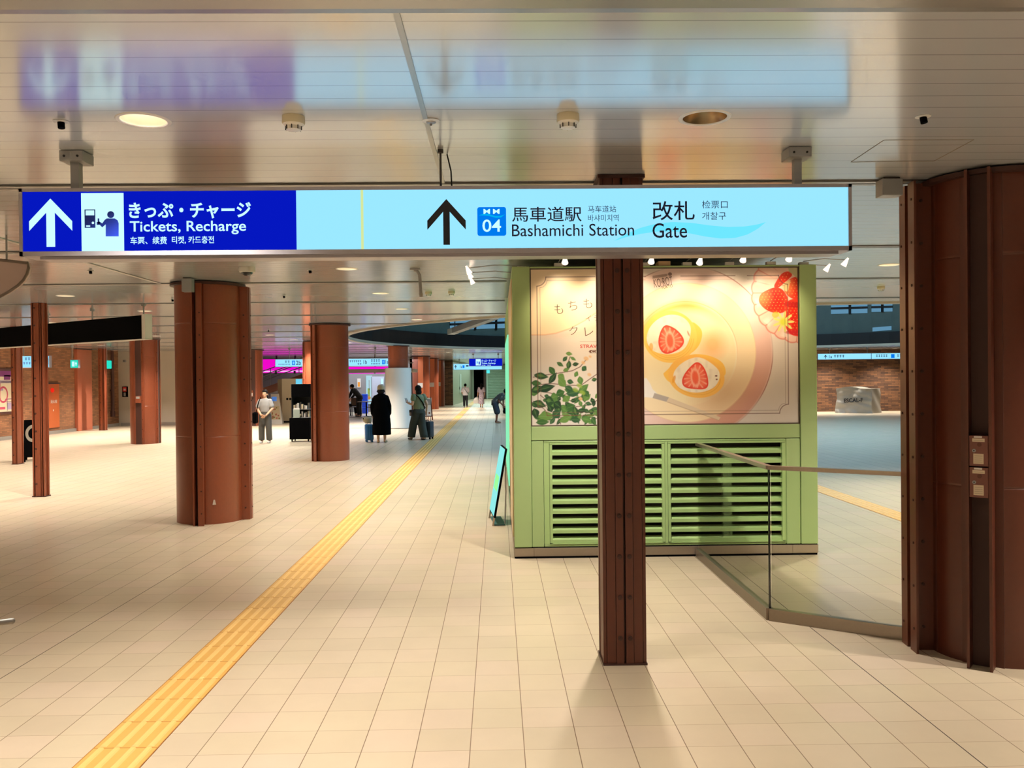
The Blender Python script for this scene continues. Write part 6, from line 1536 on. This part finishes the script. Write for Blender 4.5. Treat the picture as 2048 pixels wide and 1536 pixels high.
w_ = rg @ Vector((-0.20*s, 0.06, 0.80*s)); t = thing('belt_pouch', 'small dark pouch at the hip of the woman in the sage green top', 'pouch', (p[0]+w_[0], p[1]+w_[1], w_[2]), 0.62)
m = MB(); m.bbox(-0.045, 0.03, -0.07, 0.07, -0.09, 0.09, 0.02); m.build('pouch_body', mat('pouch_brown', rgb(56, 42, 36), 0.5), t, True); m = MB(); m.bbox(-0.05, -0.04, -0.06, 0.06, 0.01, 0.08, 0.004); m.build('flap', 'dark', t)
q = F(858, 878.5); suitcase(q[0]-0.05, q[1]+0.06, -0.45, 0.33, 0.23, 0.52, 'case_slate', 'dark slate grey upright suitcase beside the woman holding a phone', 0.66, 4)

# man in black bending over a table in the cafe, and the seated person beyond him
p = F(714, 834); s = 1.06
g = thing('person', 'person in black clothes bending over the cafe table', 'person', (p[0]+0.05, p[1]+0.35, 0), PI/2-0.3)
J = pose(s, pelvis=(0,-0.05,0.86), chest=(0,0.15,1.08), neck=(0,0.27,1.24), head=(0,0.36,1.335), look=(0,0.9,-0.6), sl=(-0.17,0.24,1.20), sr=(0.17,0.24,1.20), el=(-0.20,0.34,0.96), er=(0.20,0.34,0.96), wl=(-0.12,0.48,0.80), wr=(0.12,0.48,0.80))
body(g, J, 'skin', s)
def b_(m):
    ax = Vector((0,0.32,0.38)).normalized(); a, c, n = Vector(J['pelvis']), Vector(J['chest']), Vector(J['neck'])
    m.loft([(a, 0.18, 0.13, ax), (a.lerp(c, 0.5), 0.175, 0.125, ax), (c, 0.195, 0.13, ax), (c.lerp(n, 0.6), 0.19, 0.11, ax), (n, 0.085, 0.08, ax)], 20)
    for q in 'lr': m.limb([J['s'+q], J['e'+q], tuple(Vector(J['e'+q]).lerp(Vector(J['w'+q]), 0.7))], [0.078, 0.062, 0.048])
garment(g, 'shirt', 'coat_black' if 'coat_black' in M else mat('shirt_black', rgb(14, 14, 16), 0.8), b_)
def b_(m): m.loft([((0,-0.05,0.78*s), 0.18, 0.13), ((0,-0.04,0.95*s), 0.165, 0.12)], 18); legs(m, J, (0.105, 0.085, 0.07), 0.97)
garment(g, 'trousers', mat('trousers_black', rgb(18, 18, 20), 0.8), b_)
def b_(m): h = Vector(J['head']); m.ell(h+Vector((0,-0.025,0.035)), (0.095, 0.105, 0.105))
garment(g, 'hair', 'hair', b_, 0.009)
shoes(g, J, s, mat('shoe_dark', rgb(24, 24, 26), 0.6))
p = F(700, 834); s = 1.0
g = thing('person', 'seated person in a pink top mostly hidden behind the column and the person in black', 'person', (p[0]-0.45, p[1]+1.7, 0), -PI/2+0.2)
J = pose(s, pelvis=(0,0,0.52), chest=(0,0.02,0.80), neck=(0,0.03,1.0), head=(0,0.05,1.14), sl=(-0.165,0.02,0.95), sr=(0.165,0.02,0.95), el=(-0.20,0.10,0.72), er=(0.20,0.10,0.72), wl=(-0.12,0.32,0.74), wr=(0.12,0.32,0.74), hl=(-0.09,0.05,0.50), hr=(0.09,0.05,0.50), kl=(-0.10,0.42,0.47), kr=(0.10,0.42,0.47), al=(-0.10,0.44,0.085), ar=(0.10,0.44,0.085))
body(g, J, 'skin', s)
def b_(m):
    m.loft([((0,0,0.50), 0.17, 0.125), ((0,0.01,0.65), 0.155, 0.115), ((0,0.02,0.82), 0.18, 0.125), ((0,0.02,0.94), 0.17, 0.105), ((0,0.03,1.0), 0.085, 0.075)], 18)
    for q in 'lr': m.limb([J['s'+q], tuple(Vector(J['s'+q]).lerp(Vector(J['e'+q]), 0.7))], [0.07, 0.066])
garment(g, 'top', mat('top_pink', rgb(226, 150, 150), 0.8), b_)
def b_(m): legs(m, J, (0.10, 0.08, 0.065), 0.95)
garment(g, 'trousers', 'black', b_)
def b_(m): h = Vector(J['head']); m.ell(h+Vector((0,-0.02,0.03)), (0.092, 0.10, 0.108)); m.ell(h+Vector((0,-0.06,-0.08)), (0.08, 0.05, 0.11))
garment(g, 'hair', 'hair', b_, 0.009)
shoes(g, J, s, mat('shoe_tan', rgb(120, 90, 70), 0.6))
p2 = (p[0]-0.45, p[1]+1.7); t = chair(p2[0]-0.02, p2[1], -PI/2+0.2, 'brown cafe chair under the seated person in pink')

# man in a white shirt and woman in a patterned dress walking away down the corridor
p = F(931, 814.5); s = 1.46/1.60
g = thing('person', 'man in white shirt and black trousers walking away down the corridor', 'person', (p[0], p[1], 0), 0.0)
J = pose(s, kl=(-0.09,0.06,0.45), al=(-0.09,0.10,0.085), kr=(0.09,0.0,0.45), ar=(0.10,-0.14,0.10), el=(-0.25,0.02,1.04), wl=(-0.20,0.18,0.93), er=(0.22,0.04,1.03), wr=(0.14,0.22,0.98))
body(g, J, 'skin', s)
def b_(m):
    m.loft([((0,0,0.80*s), 0.185*s, 0.135*s), ((0,0,1.0*s), 0.18*s, 0.13*s), ((0,0,1.15*s), 0.198*s, 0.135*s), ((0,0,1.27*s), 0.19*s, 0.11*s), ((0,0,1.345*s), 0.08*s, 0.07*s)], 20)
    for q in 'lr': a, e = Vector(J['s'+q]), Vector(J['e'+q]); m.limb([a, a.lerp(e, 0.8)], [0.085*s, 0.086*s])
garment(g, 'shirt', mat('shirt_white', rgb(222, 220, 224), 0.8), b_)
def b_(m): m.loft([((0,0,0.78*s), 0.17*s, 0.125*s), ((0,0,0.88*s), 0.16*s, 0.12*s)], 16); legs(m, J, (0.10*s, 0.082*s, 0.07*s), 0.98)
garment(g, 'trousers', mat('trousers_navy', rgb(22, 24, 30), 0.8), b_)
def b_(m): h = Vector(J['head']); m.ell(h+Vector((0,-0.015,0.02)), (0.095*s, 0.102*s, 0.11*s))
garment(g, 'hair', 'hair', b_, 0.009)
m = MB(); m.tube([(-0.10*s, 0.0, 1.345*s), (-0.03*s, -0.135*s, 1.22*s), (0.12*s, -0.13*s, 1.0*s), (0.20*s, 0.0, 0.9*s), (0.05, 0.14*s, 1.1*s), (-0.10*s, 0.0, 1.345*s)], 0.014, 6); m.build('bag_strap', 'dark', g, True)
shoes(g, J, s, 'black')
p = F(963, 814.5); s = 1.46/1.60
g = thing('person', 'woman with long hair in a pale patterned dress walking away down the corridor', 'person', (p[0], p[1], 0), 0.0)
J = pose(s, el=(-0.22,0.0,1.02), wl=(-0.25,0.06,0.80), kl=(-0.07,0.05,0.45), al=(-0.06,0.08,0.085), ar=(0.06,-0.08,0.085), cl=1.2)
body(g, J, 'skin', s)
MD = mat('dress_print', rgb(168, 150, 164), 0.8); t_ = NT(MD); gg = t_.n('ShaderNodeNewGeometry'); vo = t_.n('ShaderNodeTexVoronoi'); vo.inputs['Scale'].default_value = 16; t_.l(gg.outputs['Position'], vo.inputs['Vector'])
t_.l(t_.mix(t_.math('LESS_THAN', vo.outputs['Distance'], 0.34), rgb(196, 180, 190), rgb(112, 92, 120)), t_.b.inputs['Base Color'])
def b_(m):
    m.loft([((0,0,0.22*s), 0.20*s, 0.17*s), ((0,0,0.5*s), 0.185*s, 0.155*s), ((0,0,0.86*s), 0.17*s, 0.13*s), ((0,0,0.98*s), 0.145*s, 0.11*s), ((0,0,1.15*s), 0.17*s, 0.12*s), ((0,0,1.27*s), 0.165*s, 0.10*s), ((0,0,1.34*s), 0.075*s, 0.07*s)], 22)
    for q in 'lr': a, e = Vector(J['s'+q]), Vector(J['e'+q]); m.limb([a, a.lerp(e, 0.85)], [0.075*s, 0.078*s])
garment(g, 'dress', MD, b_)
def b_(m): h = Vector(J['head']); m.ell(h+Vector((0,-0.015,0.02)), (0.094*s, 0.10*s, 0.11*s)); m.loft([(h+Vector((0,-0.09,-0.34)), 0.05*s, 0.025*s), (h+Vector((0,-0.08,-0.2)), 0.085*s, 0.04*s), (h+Vector((0,-0.05,0)), 0.09*s, 0.06*s)], 14)
garment(g, 'hair', 'hair', b_, 0.009)
shoes(g, J, s, 'shoe_grey' if 'shoe_grey' in M else mat('shoe_grey', rgb(90, 88, 92), 0.6))
w_ = Vector(J['wl']); t = thing('shopping_bag', 'white carrier bag in the hand of the woman in the patterned dress', 'bag', (p[0]+w_[0]-0.10, p[1]+w_[1], w_[2]-0.07))
m = MB(); m.loft([((0,0,-0.42), 0.17, 0.06), ((-0.02,0,-0.22), 0.17, 0.08), ((0.04,0,-0.06), 0.09, 0.05)], 16); fuse(m, 'bag_body', 'white', t, 0.012, 3)
m = MB(); m.tube([(0.02, 0, -0.08), (0.06, 0, 0.0), (0.10, 0, -0.005), (0.08, 0, -0.07)], 0.008, 6); m.build('grip', 'white', t, True)

# man bending forward beside the kiosk, in shorts
p = F(995, 846); s = 1.0
g = thing('person', 'man in dark patterned shirt and shorts bending forward by the kiosk shop front', 'person', (p[0], p[1], 0), -PI/2)
J = pose(s, pelvis=(0,-0.10,0.80), chest=(0,0.12,1.02), neck=(0,0.26,1.14), head=(0,0.37,1.22), look=(0,0.9,-0.45), sl=(-0.17,0.20,1.11), sr=(0.17,0.20,1.11), el=(-0.21,0.24,0.85), er=(0.20,0.06,0.86), wl=(-0.16,0.24,0.66), wr=(0.17,0.20,0.72), dl=(0,0.1,-1), hl=(-0.09,-0.09,0.76), hr=(0.09,-0.09,0.76), kl=(-0.10,0.0,0.44), kr=(0.10,-0.02,0.44), al=(-0.10,-0.04,0.085), ar=(0.10,-0.04,0.085))
body(g, J, 'skin_tan', s)
MD = mat('shirt_print', rgb(80, 80, 80), 0.8); t_ = NT(MD); gg = t_.n('ShaderNodeNewGeometry'); vo = t_.n('ShaderNodeTexVoronoi'); vo.inputs['Scale'].default_value = 12; t_.l(gg.outputs['Position'], vo.inputs['Vector'])
t_.l(t_.mix(t_.math('LESS_THAN', vo.outputs['Distance'], 0.36), rgb(62, 66, 66), rgb(126, 118, 106)), t_.b.inputs['Base Color'])
def b_(m):
    ax = Vector((0,0.36,0.34)).normalized(); a, c, n = Vector(J['pelvis']), Vector(J['chest']), Vector(J['neck'])
    m.loft([(a-ax*0.06, 0.19, 0.15, ax), (a.lerp(c, 0.5), 0.185, 0.145, ax), (c, 0.20, 0.14, ax), (c.lerp(n, 0.6), 0.19, 0.115, ax), (n, 0.085, 0.08, ax)], 20)
    for q in 'lr': a_, e_ = Vector(J['s'+q]), Vector(J['e'+q]); m.limb([a_, a_.lerp(e_, 0.6)], [0.08, 0.082])
garment(g, 'shirt', MD, b_)
def b_(m): m.loft([((0,-0.09,0.70), 0.185, 0.15), ((0,-0.10,0.84), 0.175, 0.135)], 18); legs(m, J, (0.12, 0.115, 0.105), 0.12)
garment(g, 'shorts', mat('shorts_navy', rgb(44, 52, 62), 0.85), b_)
def b_(m): h = Vector(J['head']); m.ell(h+Vector((0,-0.03,0.035)), (0.09, 0.10, 0.095))
garment(g, 'hair', 'hair', b_, 0.009)
shoes(g, J, s, mat('sandal_brown', rgb(150, 116, 84), 0.7))
t = thing('hand_bag', 'black bag hanging from the hand of the bending man', 'bag', (p[0]+0.30, p[1]+0.16, 0.36)); m = MB(); m.loft([((0,0,0), 0.07, 0.05), ((0,0,0.10), 0.09, 0.06), ((0,0,0.22), 0.04, 0.03)], 14); fuse(m, 'bag_body', 'black', t, 0.012, 3)
m = MB(); m.tube([(0, -0.03, 0.2), (-0.03, 0, 0.30), (0, 0.03, 0.2)], 0.01, 8); m.build('grip', 'black', t, True)

# slanted beam crossing the atrium opening
a, b = P(902, 664, 33.0), P(990, 632, 29.0); d = b-a
t = thing('atrium_beam', 'slanted dark beam with a pale end crossing the blue windows of the atrium', 'beam', a)
m = MB(); n = d.normalized(); up = Vector((0, 0, 1)); sd = n.cross(up).normalized()*0.14; uu = sd.cross(n).normalized()*0.10
m.prism([tuple(-sd-uu), tuple(sd-uu), tuple(sd+uu), tuple(-sd+uu)], d); m.build('beam', 'grey', t)
m = MB(); e_ = n*0.5; m.prism([tuple(-sd*1.02-uu*1.02-n*0.02), tuple(sd*1.02-uu*1.02-n*0.02), tuple(sd*1.02+uu*1.02-n*0.02), tuple(-sd*1.02+uu*1.02-n*0.02)], e_); m.build('end_cap', 'white', t)
for q in (0.1, 0.9): c_ = d*q; m = MB(); m.cyl((c_[0], c_[1], c_[2]), (c_[0], c_[1], 9.0-a[2]), 0.02, seg=6); m.build('hanger_rod', 'dark', t)
